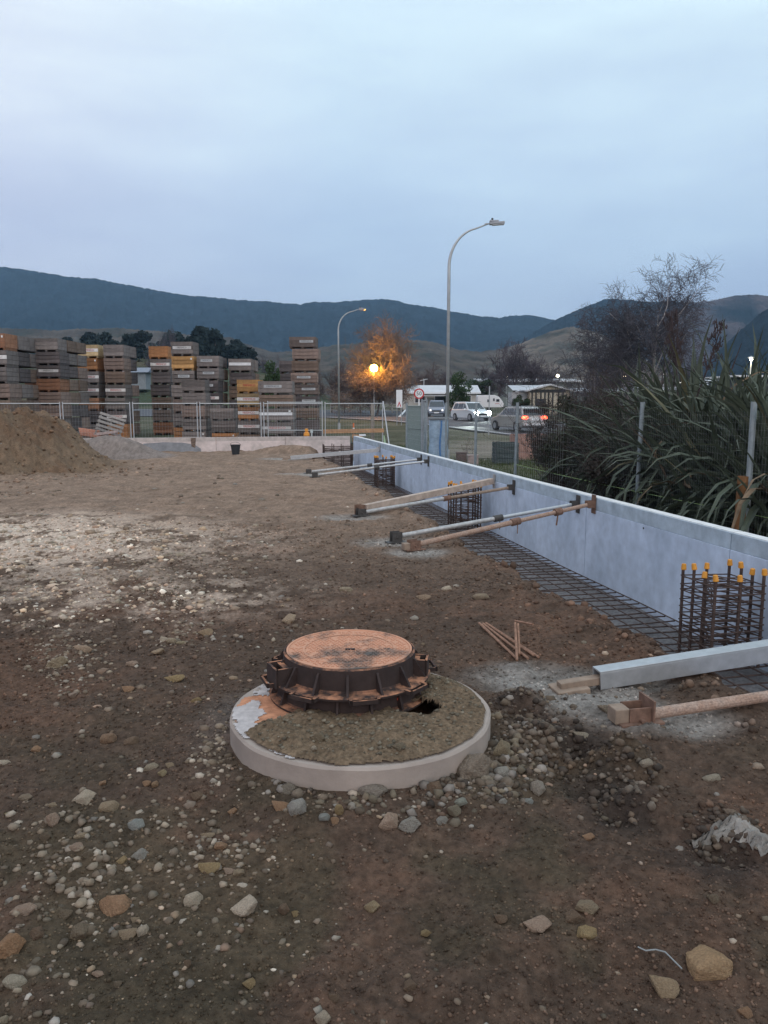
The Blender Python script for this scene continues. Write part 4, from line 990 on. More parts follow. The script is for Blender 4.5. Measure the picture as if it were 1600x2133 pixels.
# torn pale geotextile on the little bank at the right
nx_, ny_ = 34, 12; V = []; Fs = []
edge = [(1445, 1734, 6), (1480, 1722, 14), (1510, 1714, 22), (1540, 1700, 40), (1566, 1718, 34), (1600, 1740, 26), (1650, 1756, 30)]
for i in range(nx_):
    px = 1445 + (1650 - 1445) * i / (nx_ - 1); py = np.interp(px, [e[0] for e in edge], [e[1] for e in edge]); dpt = np.interp(px, [e[0] for e in edge], [e[2] for e in edge])
    for j in range(ny_):
        g = G(px + 3 * math.sin(j * 1.3 + i), py + dpt * j / (ny_ - 1) + 4 * math.sin(i * 1.7) * j / ny_, .03); z0 = hz(g.x, g.y, True)
        V.append((g.x, g.y, z0 + .006 + .016 * abs(math.sin(i * .9 + j * .5)) * math.sin(math.pi * j / (ny_ - 1)) + .008 * math.sin(i * 2.1 + j * 1.7)))
for i in range(nx_ - 1):
    for j in range(ny_ - 1): a_0 = i * ny_ + j; Fs.append((a_0, a_0 + 1, a_0 + ny_ + 1, a_0 + ny_))
m = MB(); m.add(V, Fs); o = top_mesh('cloth_scrap', m, mat('geotextile', (.20, .18, .16), .95, ns=9, var=.45, bump=.008, bs=40), V[0], 'crumpled pale scrap of cloth draped over a small bank at the right edge', 'cloth')
md = o.modifiers.new('thick', 'SOLIDIFY'); md.thickness = .003
# thin wire curl in the foreground
m = MB(); pts = [(1328, 1986), (1345, 1992), (1365, 1988), (1385, 1997), (1403, 2012), (1420, 2028)]
q = []
for px, py in pts: g = G(px, py); q.append(Vector((g.x, g.y, hz(g.x, g.y, True) + .012)))
m.path(q, .0022, 5); top_mesh('wire', m, mat('old_wire', (.25, .26, .26), .6), q[0], 'thin pale bent wire lying in the right foreground', 'wire')
# ================================================================== SITE FENCES
fsteel = mat('fence_steel', (.50, .50, .50), .45, ns=20, var=.1, metal=.5)
def wire_mesh(w, h, gx=.075, gy=.15, r=.0016, z0=.08):
    m = MB()
    for x in np.arange(gx, w - .01, gx): m.tube((x, 0, z0), (x, 0, h - .04), r, n=3, caps=False)
    for z in np.arange(z0 + gy, h - .05, gy): m.tube((0, 0, z), (w, 0, z), r, n=3, caps=False)
    return m.mesh('wire_infill', fsteel)
def fence_panel(A, B, h, label, group, infill, base=None, rail_mid=False, r=.019):
    A = Vector(A); B = Vector(B); E = empty('temporary_fence', A, label, 'fence', group, rz=math.atan2(B.y - A.y, B.x - A.x)); w = (B - A).length
    for x in (0, w):
        m = MB(); m.tube((x, 0, 0), (x, 0, h + .06), r, n=8); m.build('post', fsteel, E, world=False)
    for z in ([h, .10] + ([h * .45] if rail_mid else [])):
        m = MB(); m.tube((0, 0, z), (w, 0, z), r * .85, n=8); m.build('rail', fsteel, E, world=False)
    m = MB(); m.box((0, 0, .05), (.24, .6, .1)); m.build('fence_foot', mat('fence_foot', (.2, .2, .2), .9), E, world=False)
    inst('wire_infill', infill, E)['kind'] = 'stuff'
    return E
FE = wire_mesh(2.5, 2.1)
px0 = [800 - 146.5 * (i + .9) for i in range(6)]
def fpt(px, off=.75):      # on a line behind the far wall
    d = (px - 800) / F; Yy = (28.6 + 1.13 * .2041 + off) / (1 - .2041 * d * .99); return Vector((d * Yy * .99, Yy, -.42))
fx = [-40, 127, 273, 413, 546, 674]
names = ['at the left edge above the spoil heap', 'second from the left, behind the broken pallets', 'third from the left, across the gap in the bins', 'before the dark bins with white labels', 'before the orange bins with red lettering', ]
for i in range(5):
    A = fpt(fx[i] + 3); B_ = fpt(fx[i + 1] - 3); L = (B_ - A).length
    fence_panel(A, B_, 2.1, 'temporary steel fence ' + names[i], 'temporary fence panels behind the far wall', wire_mesh(L, 2.1, .10, .2), None)
fence_panel(fpt(677), fpt(797), 2.1, 'temporary steel fence panel behind the wall corner, beside the wooden post', 'temporary fence panels behind the far wall', wire_mesh(2.1, 2.1, .1, .2))
fence_panel(P(560, 905, 33) * Vector((1, 1, 0)) + Vector((0, 0, -.42)) if False else Vector(((560 - 800) / F * 33, 33, -.42)), Vector(((672 - 800) / F * 33, 33, -.42)), 2.15, 'grey fence panel with a middle rail standing before the dark bin stacks', 'temporary fence panels behind the far wall', wire_mesh(2.3, 2.15, .1, .2), rail_mid=True)
# wooden post, plank rail and struts near the corner
wood = mat('plank_wood', (.42, .24, .13), .85, ns=7, var=.25, bump=.002)
gwood = mat('grey_post_wood', (.25, .22, .19), .9, ns=8, var=.25, bump=.003)
p = Vector(((776 - 800) / F * 30, 30, -.45)); m = MB(); m.box((p.x, p.y, .62), (.13, .13, 2.15)); top_mesh('wooden_post', m, gwood, p, 'stout grey square wooden post behind the wall corner', 'post', bevel=.01)
E = empty('barrier_rail', (-1.6, 29.6, -.42), 'orange brown plank rail on short stakes across the corner of the site', 'barrier')
m = MB(); a = Vector(((674 - 800) / F * 29.5, 29.5, .62)); b = Vector(((800 - 800) / F * 29.5, 29.55, .66)); m.beam(a, b, .04, .15); m.build('plank', wood, E, bevel=.004)
for t in (.02, .5, .98):
    q = a.lerp(b, t); m = MB(); m.box((q.x, q.y + .05, .12), (.05, .05, 1.1)); m.build('stake', gwood, E)
m = MB(); m.beam(a + Vector((1.1, .02, -.17)), a + Vector((1.5, .02, -.19)), .03, .12); m.build('plank', wood, E)
for i, (A, B_, lab) in enumerate((((798, 836), (815, 918), 'thin pale strut leaning from the fence post beside the corner'), ((799, 908), (808, 920), 'short green wrapped stake by the corner'))):
    a = P(A[0], A[1], 29.8); b = P(B_[0], B_[1], 29.0); b.z = -.42; m = MB(); m.tube(a, b, .025 if i == 0 else .04, n=6); top_mesh('strut', m, fsteel if i == 0 else mat('green_wrap', (.35, .46, .28), .8), b, lab, 'strut')
m = MB(); q = P(756, 907, 28.55); m.box((q.x - .02, q.y + .07, TOP + .04), (.24, .1, .06), Matrix.Rotation(.1, 3, 'Z')); top_mesh('packer_block', m, mat('white_block', (.7, .7, .7), .7), q, 'small white packer left lying on the wall corner', 'block')

# side fence following the long wall
def sideP(px, off=5.94):
    d = (px - 800) / F * .985; Yy = off / (d + .2041); return Vector((d * Yy, Yy, -.42))
post_px = [1575, 1338, 1183, 1078, 993, 932, 885, 848]
sfn = ['across the big flax at the right edge', 'over the dark twiggy shrub', 'in front of the sleeper box', 'before the open verge', 'beside the blue wrapped stack', 'left of the blue wrapped stack', 'beyond the speed sign']
pz = MATS.get('gp') or mat('post_zinc', (.27, .30, .31), .55, ns=14, var=.15, metal=.4)
for i, pxx in enumerate(post_px):
    q = sideP(pxx)
    if i in (2,): continue
    m = MB(); lean = Vector((.03 * math.sin(i * 2.3), 0, 0)); m.tube(q, q + Vector((0, 0, 2.12)) + lean, .032 if i > 0 else .036, n=8)
    o = top_mesh('fence_post', m, pz, q, 'galvanised fence post ' + ['with an orange sleeve over its foot at the right edge', 'standing before the flax', '', 'in front of the dark slatted crate', 'before the bright headlights', 'right of the blue wrapped stack', 'left of the blue wrapped stack', 'nearest the speed sign'][i], 'fence post', 'posts of the fence beyond the long wall')
q = sideP(1560, 5.86); 
m = MB(); m.tube(q + Vector((0, 0, .0)), q + Vector((.01, 0, 1.28)), .062, .058, n=14); o = top_mesh('post_sleeve', m, mat('orange_sleeve', (.20, .095, .04), .8, ns=10, var=.25), q, 'faded orange plastic sleeve round the foot of the right hand fence post', 'sleeve')
pv = [sideP(1800)] + [sideP(p_) for p_ in post_px]
for i in range(len(pv) - 1):
    A, B_ = pv[i], pv[i + 1]; d = (B_ - A); L = d.length; me = wire_mesh(L, 2.05, .05 if i < 3 else .1, .075 if i < 3 else .15, .0005 if i < 3 else .0012)
    o = inst('wire_netting', me, None, A, (0, 0, math.atan2(d.y, d.x))); tag(o, 'fine wire netting on the side fence, bay ' + (['beyond the sleeved post'] + sfn)[i], 'wire netting', 'bays of wire netting beyond the long wall'); o['kind'] = 'stuff'
# string line
m = MB(); a = sideP(1700); b = sideP(1075); a.z = .44; b.z = .44; n = 12
pts = [a.lerp(b, k / n) + Vector((0, 0, -.03 * math.sin(math.pi * k / n))) for k in range(n + 1)]; m.path(pts, .0035, 5)
top_mesh('string_line', m, mat('string', (.36, .5, .2), .7), a, 'thin yellow green builder string stretched just above the long wall', 'string')
# shade cloth panels left of the wrapped stack
scl = mat('shade_cloth', (.20, .24, .22), .9, ns=30, var=.2)
for (xa, xb, yt, yb_, off, lab) in ((848, 879, 846, 925, 26.5, 'dull green shade cloth panel left of the speed sign pole'), (879, 889, 835, 945, 24.5, 'narrow grey steel panel between the shade cloth and the blue wrapped stack')):
    a = P(xa, yt, off); b = P(xb, yt, off - .6 if xb < 885 else off); m = MB(); zt = a.z; zb_ = -.45
    m.box(((a.x + b.x) / 2, (a.y + b.y) / 2, (zt + zb_) / 2), ((b - a).length, .03, zt - zb_), Matrix.Rotation(math.atan2(b.y - a.y, b.x - a.x), 3, 'Z'))
    m.tube((a.x, a.y - .03, zb_), (a.x, a.y - .03, zt + .05), .03, n=8); m.tube((b.x, b.y - .03, zb_), (b.x, b.y - .03, zt + .05), .03, n=8); m.tube((a.x, a.y - .03, zt), (b.x, b.y - .03, zt), .02, n=8); m.tube((a.x, a.y - .03, zt - .75), (b.x, b.y - .03, zt - .75), .02, n=8)
    top_mesh('screen_panel', m, scl if xb < 885 else mat('grey_panel', (.25, .27, .29), .6, ns=5, var=.2), (a.x, a.y, zb_), lab, 'fence')
# blue wrapped stack
Yb = 21.9; a = P(895, 874, Yb); b = P(932, 874, Yb)
E = empty('wrapped_stack', ((a.x + b.x) / 2, Yb, -.42), 'tall stack wrapped in pale blue plastic with a darker blue stripe', 'wrapped stack')
m = MB(); rs = random.Random(5); n = 20; prof = []
hw = (b.x - a.x) / 2
for k in range(11):
    z = k / 10 * (a.z + .42); s = 1 + rs.uniform(-.05, .04); prof.append((s, z))
vs = []
for s, z in prof:
    for (u, v) in ((-1, -1), (-.3, -1.06), (.3, -1.03), (1, -1), (1.03, 0), (1, 1), (0, 1.03), (-1, 1), (-1.04, 0)):
        vs.append((u * hw * s, v * .25 * s, z))
nn = 9; fs = []
for k in range(10):
    for j in range(nn): fs.append((k * nn + j, k * nn + (j + 1) % nn, (k + 1) * nn + (j + 1) % nn, (k + 1) * nn + j))
fs.append(tuple(range(10 * nn, 11 * nn))); m.add(vs, fs); m.build('plastic_wrap', mat('blue_wrap', (.27, .36, .45), .35, ns=9, var=.2, bump=.02, bs=12, spec=.6), E, world=False, smooth=True)
m = MB(); pts = [(hw * .18 + .02 * math.sin(z * 5), -.285 - .005, z) for z in np.linspace(.0, a.z + .40, 12)]; m.path(pts, .022, 6); m.build('blue_cord', mat('blue_cord', (.06, .19, .42), .5), E, world=False)
m = MB(); m.box((0, 0, a.z + .46), (hw * 2.3, .62, .05)); m.build('lid_board', mat('lid_board', (.2, .21, .22), .7), E, world=False)

# slatted crate and sleeper box on the verge
def slat_box(name, c, sx, sy, sz, n, m_, label, cat, rz, gap=.02, partn='slat'):
    E = empty(name, c, label, cat, rz=rz); h = sz / n
    for k in range(n):
        for (px_, py_, wx_, wy_) in ((0, -sy / 2, sx, .03), (0, sy / 2, sx, .03), (-sx / 2 + .014, 0, .028, sy - .034), (sx / 2 - .014, 0, .028, sy - .034)):
            m = MB(); m.box((px_ + rnd.uniform(-.004, .004), py_, h * (k + .5)), (wx_, wy_, h - gap)); m.build(partn, m_, E, world=False, bevel=.003)
    m = MB()
    for u in (-1, 1):
        for v in (-1, 1): m.box((u * (sx / 2 - .06), v * (sy / 2 - .05), sz / 2), (.06, .06, sz - .01))
    m.box((0, 0, .03), (sx - .08, sy - .08, .03)); m.build('crate_frame', m_, E, world=False)
    return E
q = gp(1052, 964); slat_box('slatted_crate', (q.x, q.y, q.z), .80, .8, .74, 4, mat('dark_stained_wood', (.045, .06, .06), .8, ns=6, var=.25), 'dark green slatted crate on the verge beside the sleeper box', 'crate', .05)
q = gp(1108, 956); slat_box('sleeper_box', (q.x, q.y + .4, q.z - .05), 1.35, .9, .98, 3, mat('pink_sleeper', (.30, .175, .14), .9, ns=6, var=.25), 'reddish sleeper planter box half hidden by the shrub', 'planter', .16, partn='sleeper')
for (px, py, w, h, c, lab) in ((961, 962, .36, .34, (.12, .085, .075), 'small brown block behind the long wall under the headlights'), (985, 966, .36, .30, (.33, .26, .24), 'small pinkish block right of the brown one behind the long wall')):
    q = gp(px, py); m = MB(); m.box((q.x, q.y, q.z + h / 2 - .02), (w, .3, h)); m.box((q.x, q.y, q.z + h), (w + .04, .34, .03)); top_mesh('timber_block', m, mat('block' + str(px), c, .9, ns=8, var=.25), q, lab, 'block', bevel=.01)

# traffic cone and beacon things behind the far wall
oc = mat('hi_vis_orange', (.75, .17, .05), .5)
q = Vector(((737 - 800) / F * 40, 40, float(zg(40)))); E = empty('delineator_post', q, 'slim orange delineator post on the verge behind the plank rail', 'delineator')
m = MB(); m.lathe([(0, .06), (.16, .04), (.16, 0), (0, 0)], 14); m.build('rubber_base', bm_dark, E, world=False); m = MB(); m.lathe([(0, 1.05), (.035, 1.04), (.045, .06), (0, .06)], 12); m.build('tube', oc, E, world=False)
m = MB(); m.lathe([(.0455, .7), (.048, .7), (.048, .82), (.0455, .82)], 12); m.build('reflective_band', mat('reflective', (.75, .72, .7), .4), E, world=False)
q = Vector(((639.5 - 800) / F * 29.4, 29.4, .0)); E = empty('warning_beacon', (q.x, q.y, -.42), 'orange warning lamp standing behind the far wall before the bins', 'beacon')
m = MB(); m.tube((0, 0, 0), (0, 0, .88), .02, n=6); m.build('stand', bm_dark, E, world=False); m = MB(); m.lathe([(0, 1.16), (.06, 1.15), (.07, 1.06), (.05, 1.03), (.10, 1.0), (.12, .90), (.10, .86), (0, .86)], 14); m.build('lamp_body', mat('beacon_orange', (.75, .30, .04), .4), E, world=False)
q = Vector(((650 - 800) / F * 29.4, 29.4, .0)); m = MB(); m.tube((q.x, q.y, -.42), (q.x, q.y, .60), .025, n=6); m.box((q.x, q.y, .64), (.10, .05, .12)); top_mesh('marker_peg', m, mat('pale_peg', (.5, .55, .55), .7), (q.x, q.y, -.42), 'short pale marker peg right of the orange warning lamp', 'peg')

# ================================================================== FRUIT BINS
binm = mat('bin_wood', objcol=True, ns=3.2, var=.28, bump=.002, rough=.9)
binin = mat('bin_dark_inside', objcol=True, ns=4, var=.2, rough=.95)
lab_w = mat('label_white', objcol=True, ns=6, var=.14, rough=.8)
lab_r = mat('label_red', (.42, .045, .05), .7); lab_k = mat('label_black', (.07, .07, .075), .7)
WB, HB = 1.2, .70
def bin_meshes():
    m = MB()
    for u in (-1, 1):                     # side and back boards, posts, skids and floor
        for k in range(3): m.box((u * .585, .0, .115 + .195 * k + .093), (.022, 1.14, .182))
    for k in range(3): m.box((0, .585, .115 + .195 * k + .093), (1.2, .022, .182))
    for u in (-1, 1):
        for v in (-1, 1): m.box((u * .55, v * .55, .40), (.05, .05, .57))
    m.box((0, 0, .10), (1.14, 1.14, .025))
    body = m.mesh('fruit_bin', binm)
    m = MB(); m.box((0, 0, 0), (1.2, .024, .168)); plank = m.mesh('plank', binm)
    m = MB()
    for u in (-.53, 0, .53): m.box((u, 0, .044), (.09, 1.18, .088))
    skid = m.mesh('skid', binm)
    m = MB(); m.box((0, 0, 0), (.07, .03, .09)); tg = m.mesh('paper_tag', lab_w)
    m = MB(); m.box((0, 0, 0), (1.0, .006, .15)); lb = m.mesh('name_board', lab_w)
    m = MB(); m.box((0, 0, 0), (.62, .006, .14)); ls = m.mesh('name_board', lab_w)
    return body, plank, skid, tg, lb, ls
body, plank, skid, tgm, lbm, lsm = bin_meshes()
txr = textmesh('lettering', 'FRESHCO', .15, lab_r); txk = textmesh('lettering', 'FRESHCO', .12, lab_k)
for t_ in (txr, txk):
    t_.transform(Matrix.Rotation(R(90), 4, 'X'))
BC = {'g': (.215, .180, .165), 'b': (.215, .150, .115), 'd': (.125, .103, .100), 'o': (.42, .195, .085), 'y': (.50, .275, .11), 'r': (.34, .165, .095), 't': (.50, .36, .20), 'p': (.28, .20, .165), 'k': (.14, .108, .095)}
NMC = {'g': 'grey weathered', 'b': 'brown weathered', 'd': 'dark grey', 'o': 'orange', 'y': 'bright tan', 'r': 'red brown', 't': 'sandy', 'p': 'pinkish brown', 'k': 'near black'}
LBL = {'': '', 'W': ' with a white board lettered in red', 'w': ' with a pale name board', 'n': ' with a small pale name plate', 'x': ' with a blank white board', 'R': ' with red lettering', 'T': ' with a paper tag'}
ORD = ['topmost', 'second', 'third', 'fourth', 'fifth', 'sixth', 'seventh', 'eighth', 'ninth', 'tenth', 'eleventh']
NB = 0
def make_bin(loc, rz, h, code, label, parts=True, wsc=1.0):
    global NB
    c = BC[code[0]]; j = rnd.uniform(.70, .98); c = tuple(min(.9, q * j) for q in c)
    o = inst('fruit_bin', body, None, loc, (0, 0, rz), (wsc, 1, h / HB), c); tag(o, label, 'fruit bin', 'wooden fruit bins stacked in the yard'); NB += 1
    if not parts: return o
    for k in range(3):
        jj = rnd.uniform(.66, 1.22); kc = tuple(q * jj for q in c)
        if len(code) > 1 and code[1] in 'WX' and k == 1: kc = (.62, .58, .55)
        inst('plank', plank, o, (rnd.uniform(-.004, .004), -.588 - rnd.uniform(0, .006), .115 + .195 * k + .093), (0, 0, 0), (1, 1, 1), kc)
    inst('skid', skid, o, (0, 0, 0), color=tuple(q * .7 for q in c))
    t = code[1] if len(code) > 1 else ''
    if t == 'W': inst('lettering', txr, o, (rnd.uniform(-.05, .15), -.612, .40))
    if t == 'R': inst('lettering', txr, o, (0.05, -.612, .40))
    if t == 'w': b_ = inst('name_board', lbm, o, (0, -.606, .40), color=(.50, .47, .45)); inst('lettering', txr if rnd.random() < .5 else txk, b_, (0, -.006, 0))
    if t == 'n': b_ = inst('name_board', lsm, o, (rnd.uniform(-.1, .2), -.606, .42), color=(.42, .42, .42)); inst('lettering', txk, b_, (0, -.006, 0), sc=(.9, 1, .9))
    if t == 'x': inst('name_board', lbm, o, (0, -.606, .42), sc=(1.15, 1, 1), color=(.72, .70, .70))
    if t == 'T' or rnd.random() < .12: inst('paper_tag', tgm, o, (.48, -.612, .56), color=(.7, .7, .68))
    return o
def stack(xl, xr, ytop, pitch, codes, desc, deep=0, rz=0, wsc=1.0, D=None, jit=4):
    D = D or WB * wsc * F / (xr - xl); top = P((xl + xr) / 2, ytop, D); g0 = float(zg(D)) - .03; H = top.z - g0; h = pitch * D / F; n = max(1, round(H / h)); h = H / n
    for r in range(deep + 1):
        Dr = D + r * 1.24
        for k in range(n):
            ks = n - 1 - k          # index from top
            code = codes[k] if k < len(codes) else rnd.choice(['g', 'b', 'd', 'g'])
            if r > 0: code = rnd.choice(['g', 'b', 'd', 'g', 'p', 'b'])
            x = top.x + rnd.uniform(-jit, jit) * .012; z = g0 + h * ks
            if r == 0: lab = '%s bin, %s, in the stack %s' % (ORD[k], NMC[code[0]], desc)
            else: lab = '%s bin, %s the stack %s' % (ORD[k], ['', 'directly behind', 'two behind', 'three behind'][r], desc)
            make_bin((x + (top.x / D) * 0, Dr, z), rz + rnd.uniform(-.03, .03), h, code, lab, parts=(r == 0), wsc=wsc)
stack(-29, 23, 696, 31.5, ['rT', 'gW', 'g', 'p', 'b', 'gW', 'k'], 'at the left edge', deep=2)
stack(-100, -42, 700, 31.5, ['g', 'b', 'g'], 'just outside the left edge', deep=1) if False else None
stack(82, 130, 706, 26.5, ['g', 'd', 'dw', 'r', 'p', 'p', 'g', 'g'], 'second from the left edge', deep=2)
stack(68, 106, 788, 26, ['r', 'b', 'd', 'd'], 'standing low before the second from left', D=41.2)
stack(168, 209, 719, 25, ['tW', 'o', 'gW', 'gW', 'r', 'd', 'g', 'b'], 'topped by a sandy bin with a white board', deep=1)
stack(223, 264, 719, 25, ['g', 'p', 'b', 'gW', 'g', 'dW', 'o', 'k'], 'right of the sandy topped one', deep=1)
stack(317, 356, 722, 24.7, ['o', 'gW', 'd', 'd', 'b', 'k', 'r', 'k'], 'topped by an orange bin', deep=1)
stack(361, 406, 713, 27, ['gw', 'y', 'gn', 'g', 'p', 'g', 'oT'], 'with a bright tan second bin')
stack(391, 423, 791, 26, ['g', 'g', 'p', 'g', 'g'], 'beside the bright tan bin', D=40.2)
stack(414, 459, 742, 25.3, ['gn', 'gn', 'dn', 'dW', 'gW', 'g', 'g'], 'with small pale plates', deep=1)
stack(453, 484, 850, 25, ['g', 'g', 'o'], 'lowest and grey', D=39.5)
stack(480, 527, 748, 25.5, ['gx', 'd', 'b', 'd', 'd', 'd', 'd'], 'topped by a blank white board', deep=1, D=44, wsc=1.06)
stack(499, 544, 791, 30, ['yR', 'tW', 'oW', 'gW', 'bW'], 'of red lettered bright bins', D=37.8, wsc=.9, jit=1)
stack(547, 609, 794, 27.5, ['gn', 'b', 'gx', 'gw'], 'of wide bins', wsc=1.33, D=36.8)
stack(611, 663, 703, 23.2, ['kn', 'p', 'b', 'pn', 'kn', 'dn', 'b', 'd', 'd'], 'tallest of all', wsc=1.15, D=41.5, jit=9)
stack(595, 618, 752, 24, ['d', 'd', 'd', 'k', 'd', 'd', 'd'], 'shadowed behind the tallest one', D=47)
# broken pallets leaning in front
def pallet(c, rx, ry, rz, label, col, scl=1.0):
    E = empty('broken_pallet', c, label, 'pallet', 'broken pallets heaped before the bins', rz=0); E.rotation_euler = (rx, ry, rz); E.scale = (scl,) * 3
    for k in range(6):
        if rnd.random() < .12: continue
        m = MB(); m.box((0, -.5 + k * .2, .06), (1.15, .12, .022), Matrix.Rotation(rnd.uniform(-.05, .05), 3, 'Z')); o = m.build('slat', grey_wood, E, world=False, color=tuple(q * (.65 + .1 * k) for q in col))
    for u in (-.5, 0, .5): m = MB(); m.box((u, 0, 0), (.06, 1.1, .095)); m.build('bearer', grey_wood, E, world=False, color=tuple(q * .8 for q in col))
def yard(px, D, dz=0): return Vector(((px - 800) / F * D, D, float(zg(D)) + dz))
pallet(yard(232, 35, 1.05), R(62), R(18), .3, 'grey pallet leaning with crossed boards, before the fence gap', (.25, .22, .20))
pallet(yard(222, 34.4, .30), R(70), R(-6), -.1, 'pinkish broken pallet standing low in the heap', (.28, .21, .19))
pallet(yard(195, 34.0, .12), R(5), R(4), .2, 'flat grey pallet at the bottom left of the heap', (.17, .155, .145), 1.25)
pallet(yard(193, 34.2, .26), R(-4), R(-3), -.15, 'flat pallet lying on top of the bottom left one', (.24, .22, .21), 1.2)
pallet(yard(190, 34.6, .75), R(20), R(10), .5, 'small pallet with orange stain on the heap', (.40, .17, .11), .8)
make_bin(yard(238, 34.6, .12), .1, .55, 'o', 'orange red bin half buried among the broken pallets')

# yard shed and pole far behind the gap
sy0 = P(296, 812, 185).z; q = Vector(((296 - 800) / F * 185, 185, sy0)); 
E = empty('yard_shed', q, 'small blue grey roofed shed seen through the gap in the bins', 'shed')
m = MB(); m.box((q.x, q.y, q.z + 2.2), (4.6, 4, 4.2)); m.build('wall', mat('shed_wall', (.22, .24, .25), .8, ns=1, var=.15), E)
m = MB(); m.prism([(q.y - 3, q.z + 4.0), (q.y + 3, q.z + 4.0), (q.y, q.z + 5.2)], q.x - 3.2, q.x + 3.2); m.build('roof', mat('shed_roof', (.17, .19, .23), .5, ns=2, var=.12), E)

# ================================================================== STREET THINGS
lampst = mat('lamp_post_steel', (.42, .43, .43), .5, ns=6, var=.12, metal=.5)
def street_lamp(base, H, arm, label, r=.085, curve=1.1, drop=.0):
    E = empty('street_lamp', base, label, 'street lamp', 'tall curved street lamps')
    pts = [Vector((0, 0, 0)), Vector((0, 0, H - curve * 1.35))]; n = 12
    for k in range(1, n + 1):
        t = k / n * R(80); pts.append(Vector((curve * (1 - math.cos(t)), 0, H - curve * 1.35 + curve * 1.2 * math.sin(t))))
    e = pts[-1] + Vector((arm - pts[-1].x, 0, .15)); pts.append(e); rs_ = list(np.linspace(r, r * .42, len(pts)))
    m = MB(); m.path(pts, rs_, 12); m.build('pole', lampst, E, world=False, smooth=True)
    m = MB(); m.lathe([(0, .5), (r + .03, .5), (r + .04, 0), (0, 0)], 12); m.build('base_sleeve', lampst, E, world=False)
    m = MB(); m.box(e + Vector((.32, 0, .03)), (.50, .20, .07), Matrix.Rotation(-.08, 3, 'Y')); m.box(e + Vector((.22, 0, .09)), (.30, .18, .06)); m.tube(e - Vector((.1, 0, .0)), e + Vector((.1, 0, .02)), r * .5, n=8); m.build('lamp_head', mat('lamp_head', (.33, .34, .36), .5), E, world=False, bevel=.02)
    m = MB(); m.box(e + Vector((.36, 0, -.022)), (.40, .19, .012), Matrix.Rotation(-.08, 3, 'Y')); m.build('lens', mat('lamp_lens', (.6, .6, .6), .2), E, world=False)
    m = MB(); m.tube(e + Vector((.16, 0, .12)), e + Vector((.16, 0, .19)), .035, n=8); m.build('photocell', bm_dark, E, world=False)
    return E
D = 27.0; top = P(930, 465, D); street_lamp(Vector(((931 - 800) / F * D * 1.0, D, -.42)), top.z + .42, 1.28, 'tall curved grey street lamp rising behind the long wall', .058, 1.05)
D = 54.0; top = P(705, 644, D); street_lamp(Vector(((707 - 800) / F * D, D, float(zg(D)))), top.z - float(zg(D)), 1.35, 'farther curved street lamp left of the orange light', .062, 1.05)
# sodium light glowing inside a bare tree
D = 86.0; lp = P(779, 767, D)
E = empty('glowing_lamp', (lp.x, lp.y, float(zg(D))), 'street light glowing orange among bare twigs', 'street lamp')
m = MB(); m.tube((0, 0, 0), (0, 0, lp.z - float(zg(D)) - .35), .08, n=8); m.build('pole', lampst, E, world=False)
m = MB(); m.lathe([(0, .42), (.29, .32), (.41, .10), (.41, -.10), (.29, -.32), (0, -.42)], 16); o = m.build('globe', mat('sodium_globe', (1, .6, .2), .5, emit=(1.0, .62, .10), es=60), E, world=False, smooth=True); o.location = (0, 0, lp.z - E.location.z)
L_ = bpy.data.lights.new('sodium_light', 'POINT'); L_.energy = 2600; L_.color = (1.0, .36, .035); L_.shadow_soft_size = .4; lo = bpy.data.objects.new('sodium_light', L_); COL.objects.link(lo); lo.parent = E; lo.location = (0, -.5, lp.z - E.location.z)
# other small lights
for (px, py, D, r, col, es, ph, lab) in ((1161, 783, 170, .36, (1, .90, .62), 14, 1, 'bright warm floodlight on the long white shed roof'), (1056, 785, 170, .2, (1, .92, .7), 8, 1, 'small floodlight left along the long white shed roof'),
      (1300, 784, 150, .22, (1, .78, .45), 9, 1, 'warm light shining through the bare tree'), (1279, 820, 90, .14, (1, .72, .35), 7, 1, 'small warm light low between the flax tips'), (1301, 798, 150, .14, (1, .9, .75), 6, 1, 'tiny white light just under the warm one in the tree'),
      (1417, 797, 150, .14, (1, .95, .85), 6, 1, 'tiny white light by the flax stalks'), (1383, 779, 170, .13, (1, .9, .8), 4, 1, 'faint white light right of the tree trunk')):
    q = P(px, py, D); g0 = float(zg(D)); m = MB(); E = empty('yard_light', (q.x, q.y, g0), lab, 'light'); m.tube((0, .1, 0), (0, .1, q.z - g0), .05, n=6); m.build('pole', lampst, E, world=False)
    m = MB(); m.lathe([(0, r), (r * .7, r * .7), (r, 0), (r * .7, -r * .7), (0, -r)], 12); o = m.build('lit_lamp', mat('lit_%d' % px, (1, 1, 1), .5, emit=col, es=es), E, world=False); o.location = (0, -r, q.z - g0)
D = 95; q = P(1565, 746, D); g0 = float(zg(D)); E = empty('post_lamp', (q.x, q.y, g0), 'white post top lamp lit above the roofs at the right', 'street lamp')
m = MB(); m.tube((0, 0, 0), (0, 0, q.z - g0), .07, n=8); m.build('pole', mat('pale_pole', (.6, .58, .5), .6), E, world=False); m = MB(); m.lathe([(0, .28), (.42, .10), (.40, .04), (0, .04)], 14); o = m.build('shade', lampst, E, world=False); o.location = (0, 0, q.z - g0)
m = MB(); m.lathe([(0, .03), (.20, .03), (.16, -.22), (0, -.26)], 12); o = m.build('lit_bowl', mat('lit_bowl', (1, 1, 1), .5, emit=(1, .93, .7), es=10), E, world=False); o.location = (0, 0, q.z - g0)
L_ = bpy.data.lights.new('post_light', 'POINT'); L_.energy = 120; L_.color = (1, .9, .65); L_.shadow_soft_size = .2; lo = bpy.data.objects.new('post_light', L_); COL.objects.link(lo); lo.parent = E; lo.location = (0, -.2, q.z - g0 - .35)

